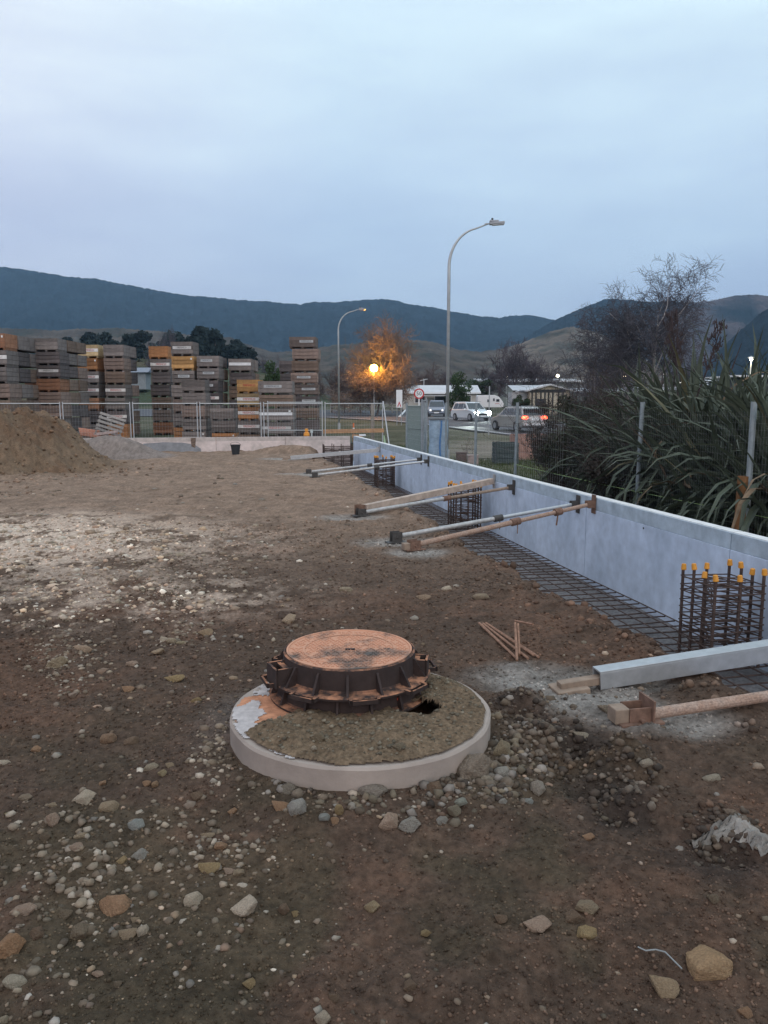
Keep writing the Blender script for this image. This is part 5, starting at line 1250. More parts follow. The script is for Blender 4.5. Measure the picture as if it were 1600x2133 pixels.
# signs
red = mat('sign_red', (.50, .035, .035), .5); wh = mat('sign_white', (.78, .78, .78), .5); blk = mat('sign_black', (.02, .02, .02), .5)
D = 50; q = P(873, 820, D); g0 = float(zg(D)); E = empty('speed_sign', (q.x, q.y, g0), 'round red and white 50 speed limit sign on a white post', 'road sign'); hz_ = q.z - g0
m = MB(); m.tube((0, .03, 0), (0, .03, hz_), .045, n=8); m.build('post', wh, E, world=False)
m = MB(); m.tube((0, 0, hz_), (0, -.012, hz_), .335, n=40); m.build('red_disc', red, E, world=False)
m = MB(); m.tube((0, -.013, hz_), (0, -.018, hz_), .245, n=40); m.build('white_disc', wh, E, world=False)
t50 = textmesh('numerals', '50', .36, blk); t50.transform(Matrix.Rotation(R(90), 4, 'X')); inst('numerals', t50, E, (0, -.022, hz_))
D = 62; a = P(825.5, 812, D); b = P(838, 849, D); E = empty('roadside_board', ((a.x + b.x) / 2, D, float(zg(D))), 'tall white roadside board with a red peaked mark at its foot', 'sign'); g0 = float(zg(D))
m = MB(); m.box((0, 0, (a.z + b.z) / 2 - g0), (b.x - a.x, .04, a.z - b.z)); m.build('board', wh, E, world=False)
m = MB(); w2 = (b.x - a.x) * .34; zb_ = b.z - g0 + .08; hh = .42
for sgn in (-1, 1): m.add([(sgn * w2, -.024, zb_), (sgn * w2 * .45, -.024, zb_), (0, -.024, zb_ + hh * .62), (0, -.024, zb_ + hh)], [(0, 1, 2, 3)])
m.build('red_mark', red, E, world=False)
m = MB(); m.tube((-.18, .04, 0), (-.18, .04, b.z - g0), .03, n=6); m.tube((.18, .04, 0), (.18, .04, b.z - g0), .03, n=6); m.build('legs', lampst, E, world=False)
m = MB(); m.tube((0, 0, 0), (0, 0, 3.2), .035, n=6); q = yard(1017, 48); top_mesh('sign_pole', MB().tube((q.x, q.y, q.z), (q.x, q.y, q.z + 3.0), .035, n=6), lampst, q, 'thin pale pole standing before the caravan', 'pole')

# post and rail fence along the far side of the road
E = empty('post_and_rail_fence', (-3, 100, float(zg(100))), 'low pale post and rail fence along the far side of the road', 'fence')
xa, xb, Df = (690 - 800) / F * 100, (835 - 800) / F * 100, 100
pw_ = mat('pale_fence_wood', (.38, .36, .33), .85)
for k, x in enumerate(np.linspace(xa, xb, 9)):
    m = MB(); m.box((x, Df, float(zg(Df)) + .6), (.14, .14, 1.25)); m.build('post', pw_, E)
for zz in (.35, .75, 1.1): m = MB(); m.box(((xa + xb) / 2, Df - .09, float(zg(Df)) + zz), (xb - xa, .04, .10)); m.build('rail', pw_, E)

# ================================================================== HOUSES
def gable_x(mb, x0, x1, y0, y1, z0, z1, th=.12, ov=.4):   # ridge along x
    ym = (y0 + y1) / 2
    for (ya, yb2) in ((y0 - ov, ym), (y1 + ov, ym)):
        mb.add([(x0 - ov, ya, z0), (x1 + ov, ya, z0), (x1 + ov, yb2, z1), (x0 - ov, yb2, z1), (x0 - ov, ya, z0 - th), (x1 + ov, ya, z0 - th), (x1 + ov, yb2, z1 - th), (x0 - ov, yb2, z1 - th)],
               [(0, 1, 2, 3), (7, 6, 5, 4), (0, 4, 5, 1), (3, 2, 6, 7), (0, 3, 7, 4), (1, 5, 6, 2)])
roofw = mat('pale_roof', (.50, .50, .51), .6, ns=.8, var=.08); roofl = mat('roof_iron', (.40, .41, .43), .5, ns=1.2, var=.1)
wallc = mat('cream_wall', (.45, .42, .38), .85, ns=1.5, var=.1); glass = mat('window_glass', (.03, .035, .045), .15, spec=.6); fasc = mat('white_fascia', (.7, .7, .7), .6)
D = 118; g0 = float(zg(D)); xl = (836 - 800) / F * D; xr = (992 - 800) / F * D; ze = P(900, 817, D).z; zr = P(900, 801, D).z
E = empty('house', (xl, D, g0), 'low cream house with a long pale roof left of the lamp post', 'house')
m = MB(); m.box(((xl + xr) / 2, D + 4, (g0 + ze) / 2 - .1), (xr - xl, 8, ze - g0 - .2)); m.build('wall', wallc, E)
m = MB(); m.add([(xl + .01, D + .02, ze - .2), (xl + .01, D + 7.98, ze - .2), (xl + .01, D + 4, zr - .2)], [(0, 1, 2)]); m.build('gable', wallc, E)
m = MB(); gable_x(m, xl, xr, D, D + 8, ze, zr, .15, .5); m.build('roof', roofw, E)
m = MB(); m.box(((xl + xr) / 2, D - .56, ze - .12), (xr - xl + 1, .05, .22)); m.build('fascia', fasc, E)
for (a, b, zt, zb_) in ((2.0, 3.6, 2.2, 1.0), (5.0, 7.0, 2.2, .2), (9.0, 10.6, 2.2, 1.0)):
    f = MB().box((xl + (a + b) / 2, D - .03, g0 + (zt + zb_) / 2), (b - a, .06, zt - zb_)).build('window', fasc, E)
    MB().box((xl + (a + b) / 2, D - .07, g0 + (zt + zb_) / 2), (b - a - .16, .03, zt - zb_ - .16)).build('pane', glass, f)
MB().box((xl - .02, D + 2, g0 + 1.4), (.06, 1.2, 1.1)).build('window', glass, E)
m = MB(); m.box((xl + 6.5, D - 1.6, ze - .55), (6.5, 2.2, .12)); m.tube((xl + 3.6, D - 2.5, g0), (xl + 3.6, D - 2.5, ze - .6), .06, n=6); m.tube((xl + 9.4, D - 2.5, g0), (xl + 9.4, D - 2.5, ze - .6), .06, n=6); m.build('porch', roofw, E)
m = MB(); c = Vector((xl + 1.0 + 2.6, D + 4, zr)); m.tube(c, c + Vector((0, 0, 1.0)), .04, n=5); m.tube(c + Vector((-.6, 0, .7)), c + Vector((.6, 0, .95)), .03, n=5); m.tube(c + Vector((-.3, -.3, .9)), c + Vector((-.3, .3, .9)), .03, n=5); m.tube(c + Vector((.3, -.3, 1)), c + Vector((.3, .3, 1)), .03, n=5); m.build('aerial', fasc, E)
# second house with the gable towards the road and a pergola
D = 92; g0 = float(zg(D)); xl = (1100 - 800) / F * D; xr = (1182 - 800) / F * D; ze = P(1140, 811, D).z; zr = P(1140, 799.5, D).z; xm = (xl + xr) / 2
E = empty('house', (xm, D, g0), 'beige house with its gable facing the road behind a dark pergola', 'house')
beige = mat('beige_wall', (.42, .37, .29), .85, ns=1.5, var=.1)
m = MB(); m.add([(xl, D, g0), (xr, D, g0), (xr, D, ze), (xm, D, zr - .1), (xl, D, ze), (xl, D + 7, g0), (xr, D + 7, g0), (xr, D + 7, ze), (xm, D + 7, zr - .1), (xl, D + 7, ze)], [(0, 1, 2, 3, 4), (9, 8, 7, 6, 5), (0, 4, 9, 5), (1, 6, 7, 2)]); m.build('wall', beige, E)
m = MB()
for s_, xe in ((-1, xl - .45), (1, xr + .45)):
    m.add([(xm, D - .5, zr), (xe, D - .5, ze - .1), (xe, D + 7.5, ze - .1), (xm, D + 7.5, zr), (xm, D - .5, zr - .18), (xe, D - .5, ze - .28), (xe, D + 7.5, ze - .28), (xm, D + 7.5, zr - .18)], [(0, 1, 2, 3), (7, 6, 5, 4), (0, 4, 5, 1), (1, 5, 6, 2), (0, 3, 7, 4)])
m.build('roof', roofw, E)
m = MB(); xw = (1068 - 800) / F * D; m.add([(xw, D + 1, ze - .1), (xm, D + 1, ze - .1), (xm, D + 5, zr - .05), (xw, D + 5, zr - .05)], [(0, 1, 2, 3)]); m.box(((xw + xl) / 2, D + 3, (g0 + ze) / 2 - .15), (xl - xw - .02, 3, ze - g0 - .3)); m.build('wing', roofl, E)
MB().box((xm - 1, D - .03, g0 + 1.3), (1.2, .05, 1.1)).build('window', glass, E)
dkw = mat('dark_pergola', (.035, .04, .04), .8); Dp = 78; g0 = float(zg(Dp)); xa = (1113 - 800) / F * Dp; xb = (1169 - 800) / F * Dp; zt = P(1140, 815, Dp).z
E = empty('pergola', ((xa + xb) / 2, Dp, g0), 'dark timber pergola in front of the beige house', 'pergola')
for x in (xa, xa + (xb - xa) * .33, xa + (xb - xa) * .62, xb):
    for y in (0, 2.0): MB().box((x, Dp + y, (g0 + zt) / 2), (.14, .14, zt - g0)).build('post', dkw, E)
for y in (0, 2.0): MB().box(((xa + xb) / 2, Dp + y, zt), (xb - xa + .5, .10, .22)).build('beam', dkw, E)
for k in range(8): MB().box((xa + (xb - xa) * k / 7, Dp + 1, zt + .14), (.06, 2.8, .10)).build('rafter', dkw, E)
# long sheds behind
for (pa, pb, ya, yb_, D, lab, mm) in ((998, 1204, 786, 793, 175, 'very long low shed with a white roof edge behind the houses', roofw), (1468, 1530, 796, 812, 120, 'pale skillion roofed building behind the flax at the right', roofl), (1515, 1640, 787, 800, 110, 'pale gabled roof at the right edge behind the flax', roofw),
        (1180, 1330, 806, 814, 150, 'low pale roof seen between the flax tips', roofl), (1330, 1460, 804, 812, 160, 'another low pale roof behind the flower stalks', roofw)):
    g0 = float(zg(D)); xa = (pa - 800) / F * D; xb = (pb - 800) / F * D; zt = P(pa, ya, D).z; zb_ = P(pa, yb_, D).z; E = empty('long_shed', ((xa + xb) / 2, D, g0), lab, 'shed')
    MB().box(((xa + xb) / 2, D + 5, (g0 + zb_) / 2), (xb - xa, 9, zb_ - g0)).build('wall', mat('grey_green_wall', (.17, .19, .18), .8, ns=1, var=.1), E)
    m = MB(); m.add([(xa - .5, D - .4, zb_), (xb + .5, D - .4, zb_), (xb + .5, D + 10, zt), (xa - .5, D + 10, zt), (xa - .5, D - .4, zb_ - .3), (xb + .5, D - .4, zb_ - .3), (xb + .5, D + 10, zt - .3), (xa - .5, D + 10, zt - .3)], [(0, 1, 2, 3), (7, 6, 5, 4), (0, 4, 5, 1), (1, 5, 6, 2), (2, 6, 7, 3), (3, 7, 4, 0)]); m.build('roof', mm, E)
D = 88; xa = (1510 - 800) / F * D; g0 = float(zg(D)); zt = P(1550, 782, D).z; E = empty('flat_roofed_building', (xa, D, g0), 'dark flat roofed building with a pale fascia at the far right', 'building')
MB().box((xa + 5.5, D + 4, (g0 + zt) / 2 - .2), (9.5, 7, zt - g0 - .4)).build('wall', mat('dark_wall', (.08, .085, .09), .8), E); MB().box((xa + 5.2, D + 3.6, zt - .1), (10.6, 9, .22)).build('roof', fasc, E)

# caravan
D = 112; g0 = float(zg(D)) + .45; xa = (991 - 800) / F * D; xb = (1045 - 800) / F * D; H_ = 1.75
E = empty('caravan', ((xa + xb) / 2, D, g0 - .45), 'small white caravan with rounded front parked by the houses', 'caravan')
Lc = xb - xa; m = MB(); prof = [(xa, g0), (xa, g0 + H_ * .95), (xa + .15, g0 + H_), (xb - 1.3, g0 + H_ * 1.0), (xb - .7, g0 + H_ * .86), (xb - .18, g0 + H_ * .5), (xb, g0 + H_ * .3), (xb - .05, g0 + .1), (xb - .3, g0)]
n = len(prof); vs = [(x, D - 1.0, z) for x, z in prof] + [(x, D + 1.0, z) for x, z in prof]; m.add(vs, [tuple(range(n)), tuple(range(2 * n - 1, n - 1, -1))] + [(i, n + i, n + (i + 1) % n, (i + 1) % n) for i in range(n)]); m.build('body', mat('caravan_white', (.72, .70, .70), .4), E, bevel=.06)
for (u, w_, z1) in ((.42, .42, .95), (.62, .28, 1.1), (.77, .5, 1.0)):
    f = MB().box((xa + Lc * u, D - 1.01, g0 + z1), (w_, .03, .42)).build('window', mat('grey_trim', (.35, .35, .37), .5), E); MB().box((xa + Lc * u, D - 1.03, g0 + z1), (w_ - .1, .02, .32)).build('pane', glass, f)
MB().box((xa + Lc * .75, D - 1.012, g0 + .55), (.6, .02, .05)).build('red_stripe', red, E)
m = MB(); m.tube((xa + Lc * .45, D - .98, g0 - .12), (xa + Lc * .45, D - .75, g0 - .12), .32, n=16); m.build('wheel', blk, E); m = MB(); m.box((xb + .5, D, g0 - .02), (1.2, .1, .08)); m.build('drawbar', blk, E)

# ================================================================== CARS
tyre = mat('tyre', (.015, .015, .016), .85); rim = mat('wheel_rim', (.35, .36, .37), .35, metal=.7); cg = mat('car_glass', (.02, .025, .03), .1, spec=.7)
def car(loc, rz, paint, label, lights='front', head_e=40, suv=True, L=4.6, W_=1.84, H_=1.70, strength=None):
    E = empty('car', loc, label, 'car', 'cars on the road', rz=rz); h = H_
    # profile in (y,z): front at -y
    b = [(-L / 2, .38), (-L / 2 + .02, .62), (-L / 2 + .12, .80), (-L / 2 + .9, .98), (-L / 2 + 1.25, 1.02), (L / 2 - .15, 1.04), (L / 2 - .02, .85), (L / 2, .55), (L / 2 - .05, .36), (L / 2 - .3, .26), (-L / 2 + .25, .26)]
    m = MB(); ins = [.12, .06, .06, .05, .03, .05, .03, .02, .05, .08, .08]; m.prism(b, -W_ / 2, W_ / 2, ins); m.build('body', paint, E, world=False, bevel=.05, smooth=False)
    c = [(-L / 2 + 1.15, 1.0), (-L / 2 + 1.95, h - .06), (-L / 2 + 2.3, h), (L / 2 - .7, h - .02), (L / 2 - .42, h - .08), (L / 2 - .12, 1.02)]
    m = MB(); m.prism(c, -W_ / 2, W_ / 2, [.06, .20, .22, .22, .20, .08]); m.build('cabin', paint, E, world=False, bevel=.03)
    # glass panels following the cabin planes, a few mm proud
    def gl(name, pts): MB().add(pts, [tuple(range(len(pts)))]).build(name, cg, E, world=False)
    e = .008; y0, z0 = c[0]; y1, z1 = c[1]
    t0, t1 = .08, .92
    def lp_(a, b_, t): return a + (b_ - a) * t
    gl('windscreen', [(-(W_ / 2 - lp_(.06, .2, t0) - .06), lp_(y0, y1, t0) - .02, lp_(z0, z1, t0) + .012), (W_ / 2 - lp_(.06, .2, t0) - .06, lp_(y0, y1, t0) - .02, lp_(z0, z1, t0) + .012), (W_ / 2 - lp_(.06, .2, t1) - .06, lp_(y0, y1, t1) - .02, lp_(z0, z1, t1) + .012), (-(W_ / 2 - lp_(.06, .2, t1) - .06), lp_(y0, y1, t1) - .02, lp_(z0, z1, t1) + .012)])
    y0, z0 = c[5]; y1, z1 = c[4]
    gl('rear_window', [(W_ / 2 - lp_(.08, .2, t0) - .06, lp_(y0, y1, t0) + .012, lp_(z0, z1, t0)), (-(W_ / 2 - lp_(.08, .2, t0) - .06), lp_(y0, y1, t0) + .012, lp_(z0, z1, t0)), (-(W_ / 2 - lp_(.08, .2, t1) - .06), lp_(y0, y1, t1) + .012, lp_(z0, z1, t1)), (W_ / 2 - lp_(.08, .2, t1) - .06, lp_(y0, y1, t1) + .012, lp_(z0, z1, t1))])
    for s_ in (-1, 1):
        zt = h - .12; xb_ = W_ / 2 - .075 + e; xt = W_ / 2 - .19 + e
        for (ya, yb2, yc, yd) in ((-L / 2 + 1.50, -.12, -.12, -L / 2 + 2.05), (-.04, .95, .90, -.04), (1.03, L / 2 - .42, L / 2 - .62, .98)):
            gl('side_window', [(s_ * xb_, ya, 1.08), (s_ * xb_, yb2, 1.08), (s_ * xt, yc, zt), (s_ * xt, yd, zt)] if s_ < 0 else [(s_ * xt, yd, zt), (s_ * xt, yc, zt), (s_ * xb_, yb2, 1.08), (s_ * xb_, ya, 1.08)])
        for yw in (-L / 2 + .85, L / 2 - .85):
            w = MB().tube((s_ * (W_ / 2 - .22), yw, .34), (s_ * (W_ / 2 + .005), yw, .34), .345, n=22).build('wheel', tyre, E, world=False); MB().tube((s_ * (W_ / 2), yw, .34), (s_ * (W_ / 2 + .012), yw, .34), .21, n=14).build('rim', rim, w, world=False)
        MB().box((s_ * (W_ / 2 + .08), -L / 2 + 1.55, 1.06), (.16, .1, .13)).build('mirror', paint, E, world=False, bevel=.02)
        hl = mat('headlight_on', (1, 1, 1), .3, emit=(.86, 1.0, .93), es=120) if lights == 'front' and head_e > 10 else mat('headlight_dim', (.7, .7, .7), .3, emit=(1, .95, .85), es=1.2)
        MB().tube((s_ * (W_ / 2 - .30), -L / 2 - .01, .70), (s_ * (W_ / 2 - .30), -L / 2 + .12, .70), .19 if head_e > 10 else .10, n=14).build('headlight', hl, E, world=False)
        tl = mat('taillight_on', (.5, .02, .02), .3, emit=(1.0, .07, .03), es=16) if lights == 'rear' else mat('taillight_off', (.3, .02, .02), .3)
        MB().box((s_ * (W_ / 2 - .20), L / 2 - .035, .93), (.36, .10, .16)).build('taillight', tl, E, world=False)
    MB().box((0, -L / 2 + .0, .60), (W_ - .9, .06, .16)).build('grille', blk, E, world=False); MB().box((0, -L / 2 - .035, .44), (.5, .02, .13)).build('number_plate', wh, E, world=False)
    MB().box((0, L / 2 + .005, .80), (.5, .02, .13)).build('number_plate', wh, E, world=False)
    MB().box((0, L / 2 + .01, .48), (W_ - .2, .10, .14)).build('rear_bumper', mat('trim_silver', (.5, .5, .5), .4), E, world=False, bevel=.02)
    MB().box((0, L / 2 - .12, h + .0), (W_ - .6, .25, .04)).build('roof_spoiler', paint, E, world=False)
    for s_ in (-1, 1): MB().box((s_ * (W_ / 2 - .28), .3, h + .035), (.04, 2.0, .04)).build('roof_rail', rim, E, world=False)
    return E
silver = mat('silver_paint', (.42, .40, .375), .35, metal=.45, spec=.5); whitep = mat('white_paint', (.60, .63, .65), .3, spec=.5); bluep = mat('blue_grey_paint', (.20, .23, .29), .35, metal=.3, spec=.5)
q = gp(1074, 899); car((q.x + .1, q.y, q.z + .06), R(199), silver, 'silver estate car driving away with red tail lights lit', 'rear', 0, H_=1.62, L=4.7)
q = gp(983, 878); car((q.x, q.y + 1, q.z + .06), R(22), whitep, 'white car coming closer with dazzling headlights', 'front', 60)
q = gp(910, 869); car((q.x, q.y, q.z + .06), R(-5), bluep, 'blue grey car waiting at the junction left of the lamp post', 'dim', 2)
for px, py, dd, e_ in ((980, 861, 62, 350),):
    L_ = bpy.data.lights.new('headlight_beam', 'SPOT'); L_.energy = 900; L_.color = (.88, 1, .94); L_.spot_size = R(50); L_.spot_blend = .6; L_.shadow_soft_size = .12
    lo = bpy.data.objects.new('headlight_beam', L_); COL.objects.link(lo); v = P(px, py, dd - .6); lo.location = v; lo.rotation_euler = Vector((-.15, -1, -.09)).to_track_quat('-Z', 'Y').to_euler()
# ================================================================== TREES
bark = mat('bark', (.17, .145, .14), .95, ns=4, var=.3); bark_pale = mat('pale_bark', (.30, .27, .26), .9, ns=3, var=.35)
twigm = mat('twigs', (.13, .105, .11), .95, ns=1.5, var=.25)
def skeleton(seed, H, spread, levels=5, kids=(7, 6, 5, 5), upright=.7, droop=.0, r0=.16, crown_from=.3, lens=(.5, .55, .55, .5), fan=1.0):
    rs = random.Random(seed); big = []; small = []
    def grow(p, d, L, r, lv):
        n = 4 if lv < 2 else 3; pts = [p]; q = p.copy(); dd = d.copy(); rr = [r]
        for k in range(n):
            dd = (dd + Vector((rs.uniform(-.22, .22), rs.uniform(-.22, .22), rs.uniform(-.12, .12) + (.10 * upright if lv < 3 else -droop)))).normalized()
            q = q + dd * (L / n); pts.append(q.copy()); rr.append(r * (1 - .6 * (k + 1) / n))
        (big if lv < 2 else small).append((pts, rr, lv))
        if lv + 1 >= levels: return
        nk = kids[min(lv, len(kids) - 1)]
        for k in range(nk):
            t = (crown_from if lv == 0 else .2) + (1 - (crown_from if lv == 0 else .2)) * (k + rs.uniform(.2, .9)) / nk; t = min(.98, t); f = t * n; i = min(n - 1, int(f)); base = pts[i].lerp(pts[i + 1], f - i)
            ax = (pts[i + 1] - pts[i]).normalized(); per = ax.orthogonal().normalized(); per = Matrix.Rotation(rs.uniform(0, 6.283), 3, ax) @ per
            ang = rs.uniform(.45, .95) * fan; nd_ = (ax * math.cos(ang) + per * math.sin(ang) * spread).normalized()
            grow(base, nd_, L * lens[min(lv, 3)] * rs.uniform(.75, 1.15) * (1.15 - .35 * t if lv == 0 else 1), rr[i] * .55, lv + 1)
    grow(Vector((0, 0, 0)), Vector((0, 0, 1)), H, r0, 0)
    return big, small
def bare_tree(name, seed, H, m1, m2, tw=.012, **kw):
    big, small = skeleton(seed, H, **kw)
    mb = MB()
    for pts, rr, lv in big: mb.path(pts, rr, 6)
    trunk = mb.mesh('trunk', m1)
    mb = MB()
    for pts, rr, lv in small:
        for i in range(len(pts) - 1): mb.tube(pts[i], pts[i + 1], max(rr[i], tw), max(rr[i + 1], tw * .7), 3, False)
    return trunk, mb.mesh('crown', m2)
def place_tree(loc, meshes, label, group, sc=(1, 1, 1), rz=0, name='bare_tree'):
    E = empty(name, loc, label, 'tree', group, rz=rz); E.scale = sc
    inst('trunk', meshes[0], E); c = inst('crown', meshes[1], E); return E
def leafball(name, seed, m_, n=3500, leaf=.22, shape='round', lobes=9):
    rs = np.random.RandomState(seed); cs = []
    for k in range(lobes):
        if shape == 'cone': z = rs.uniform(.08, 1) ** 1.2; rr_ = (1 - z) * .42 + .05; a = rs.uniform(0, 6.28); r = rs.uniform(.2, 1) * rr_; cs.append((r * math.cos(a), r * math.sin(a), z, .08 + .12 * (1 - z)))
        else: a = rs.uniform(0, 6.28); z = rs.uniform(.22, .9); r = rs.uniform(.0, .38) * math.sqrt(max(0, 1 - ((z - .55) / .5) ** 2)); cs.append((r * math.cos(a), r * math.sin(a), z, rs.uniform(.10, .2)))
    cs = np.array(cs); k = rs.randint(0, len(cs), n); d = rs.normal(size=(n, 3)); d /= np.linalg.norm(d, axis=1)[:, None]; rr_ = cs[k, 3] * rs.uniform(.5, 1.08, n)
    p = cs[k, :3] + d * rr_[:, None] * np.array([1, 1, .85])
    u = rs.normal(size=(n, 3)); u /= np.linalg.norm(u, axis=1)[:, None]; v = np.cross(u, rs.normal(size=(n, 3))); v /= np.linalg.norm(v, axis=1)[:, None]
    s = leaf * rs.uniform(.5, 1.2, n)[:, None]; V = np.stack([p - u * s - v * s * .5, p + u * s - v * s * .5, p + u * s * .6 + v * s * .5, p - u * s * .7 + v * s * .6], 1).reshape(-1, 3)
    Q = np.arange(n * 4).reshape(n, 4); me = npmesh('crown', V, Q, m_)
    t = MB(); t.tube((0, 0, 0), (0, 0, .75), .025, .008, 6)
    for q in cs[::2]: t.tube((0, 0, q[2] * .55), tuple(q[:3]), .012, .004, 4, False)
    return t.mesh('trunk', bark), me
def fol(name, c): return mat(name, c, .9, ns=2.2, var=.45, spec=.1)
f_pine = fol('pine_needles', (.022, .031, .029)); f_dark = fol('dark_leaves', (.045, .062, .035)); f_green = fol('green_leaves', (.055, .085, .04)); f_brown = fol('bare_twig_mass', (.115, .088, .085)); f_pur = fol('purple_twig_mass', (.095, .080, .092))
PINE = [leafball('p', 10 + k, f_pine, 2600, .035, 'cone', 26) for k in range(3)]
RND = [leafball('r', 20 + k, f_dark, 3000, .03, 'round', 12) for k in range(2)]
GRN = [leafball('g', 30 + k, f_green, 4200, .022, 'round', 14) for k in range(2)]
TW = [bare_tree('t', 50 + k, 1.0 * .55, f_brown, f_brown, tw=.0022, spread=1.0, kids=(9, 7, 6, 5), crown_from=.15, levels=5, r0=.02, lens=(.62, .6, .6, .6)) for k in range(3)]
TWP = [(a, b.copy()) for a, b in TW]
for a, b in TWP: b.materials.clear(); b.materials.append(f_pur)
def tree_at(px, ytop, wpx, D, meshes, label, group, name='tree', hgt=1.0, base=None):
    g0 = float(zg(D)); top = P(px, ytop, D); h = top.z - g0; w = wpx / F * D
    return place_tree((top.x, D, g0 - .2), meshes, label, group, (w, w * .8, h * hgt), rnd.uniform(0, 6), name)
gi = 'dark conifers behind the fruit bins'
ORD2 = 'first second third fourth fifth sixth seventh eighth ninth tenth eleventh twelfth thirteenth fourteenth fifteenth sixteenth seventeenth eighteenth nineteenth twentieth twenty-first twenty-second twenty-third twenty-fourth twenty-fifth'.split()
PRN = [leafball('pr', 40 + k, f_pine, 3400, .035, 'round', 16) for k in range(2)]
for i, (px, yt, w) in enumerate([(78, 714, 70), (105, 704, 60), (135, 700, 60), (165, 698, 55), (190, 692, 55), (215, 690, 50), (240, 688, 50), (262, 694, 45), (290, 688, 60), (392, 672, 60), (420, 680, 55), (446, 684, 55), (468, 690, 50), (492, 706, 50), (512, 716, 45), (120, 716, 60), (180, 708, 60), (228, 706, 60), (275, 706, 60), (405, 700, 70), (436, 706, 70), (370, 700, 70), (478, 716, 70)]):
    tree_at(px, yt + 8, w * 2.9, 240 + (i * 37) % 50, PINE[i % 3] if i % 3 else PRN[i % 2], ('%s dark conifer from the left in the row behind the fruit bins' % ORD2[i]), gi, 'conifer')
for i, (px, yt, w) in enumerate([(325, 690, 80), (352, 676, 80), (545, 722, 60), (590, 738, 60)]):
    tree_at(px, yt, w, 230 + i * 9, TWP[i % 3], ('%s purplish bare tree among the dark conifers' % ORD2[i]), 'purplish bare trees among the conifers', 'bare_tree')
tree_at(560, 746, 100, 62, GRN[0], 'round dark green tree behind the gap between bin stacks', None, 'leafy_tree')
tree_at(953, 773, 84, 104, GRN[1], 'green leafy tree in front of the long roofed house', None, 'leafy_tree')
tree_at(1010, 787, 90, 150, RND[0], 'dark shrubby tree behind the caravan', None, 'leafy_tree')
gi = 'brown bare trees around the orange street light'
for i, (px, yt, w, D) in enumerate([(690, 752, 90, 100), (716, 742, 90, 104), (750, 728, 100, 96), (800, 726, 105, 97), (838, 742, 100, 103), (878, 758, 100, 128), (905, 752, 110, 140), (660, 765, 70, 96), (775, 745, 110, 90)]):
    tree_at(px, yt, w * 1.05, D, TW[i % 3], ('brown bare tree by the orange light, ' + ['left of the far lamp', 'just right of the far lamp', 'upper left of it', 'just right of it', 'farther right of it', 'left above the white house', 'above the white house roof', 'lowest at the left', 'directly behind it'][i]), gi, 'bare_tree')
# twig shell around the lamp: a bushy weeping crown in front
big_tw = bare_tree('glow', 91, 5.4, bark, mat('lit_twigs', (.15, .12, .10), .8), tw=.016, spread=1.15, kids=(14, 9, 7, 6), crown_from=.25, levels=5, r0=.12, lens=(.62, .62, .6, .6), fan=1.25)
place_tree((lp.x, 88.2, float(zg(86)) - .6), big_tw, 'bare tree whose twigs are lit orange by the street light', None, (1.15, 1.0, .70), .4, 'bare_tree')
place_tree((lp.x + .3, 90.0, float(zg(90))), big_tw, 'bare tree standing just behind the orange street light', None, (1.3, .8, 1.2), 2.4, 'bare_tree')
gi = 'bare trees behind the houses'
for i, (px, yt, w, D) in enumerate([(1040, 704, 120, 140), (1075, 700, 130, 133), (1105, 722, 110, 137), (1150, 735, 110, 150), (930, 765, 80, 150), (1000, 745, 90, 155)]):
    tree_at(px, yt, w, D, TWP[i % 3], ('dusky bare tree behind the houses, ' + ['tallest left one', 'tallest right one', 'over the beige roof', 'right of the beige roof', 'left above the caravan', 'right above the caravan'][i]), gi, 'bare_tree')
for i, (px, yt, w, D) in enumerate([(1195, 815, 70, 60), (1225, 822, 60, 58), (1090, 825, 60, 84), (1075, 818, 50, 88), (1470, 800, 110, 70), (1560, 800, 120, 75), (1600, 806, 120, 60), (1500, 812, 110, 60)]):
    tree_at(px, yt, w, D, RND[i % 2], ('dark evergreen shrub ' + ['right of the pergola', 'farther right of the pergola', 'against the beige house', 'left of the beige house', 'right of the flower stalks', 'below the lit post lamp', 'at the right edge', 'behind the leaning stalk'][i]), 'dark evergreen shrubs along the road', 'shrub')
dk0 = mat('crown_twigs', (.080, .074, .085), .95, ns=1.5, var=.25)
# the tall bare tree and the darker bare trees round it
tall = bare_tree('tall', 123, 12.2, bark_pale, dk0, tw=.017, spread=1.1, kids=(15, 9, 7, 6), upright=1.0, crown_from=.38, levels=5, r0=.19, lens=(.50, .55, .52, .48), droop=.06)
D = 55; g0 = float(zg(D)); top = P(1350, 535, D)
s_ = (top.z - g0) / max(v.co.z for v in tall[1].vertices)
place_tree(((1348 - 800) / F * D, D, g0), tall, 'tallest bare tree with a pale trunk and open twiggy crown', None, (s_ * 1.35, s_ * 1.2, s_), 1.1, 'bare_tree')
dk = mat('dark_twigs', (.075, .070, .082), .95, ns=1.5, var=.25)
dense = [bare_tree('dense', 130 + k, 6.6, bark, dk, tw=.013, spread=1.0, kids=(12, 8, 6, 5), upright=.8, crown_from=.12, levels=5, r0=.12, lens=(.52, .55, .55, .5), droop=.16) for k in range(2)]
zmx = [max(v.co.z for v in d_[1].vertices) for d_ in dense]
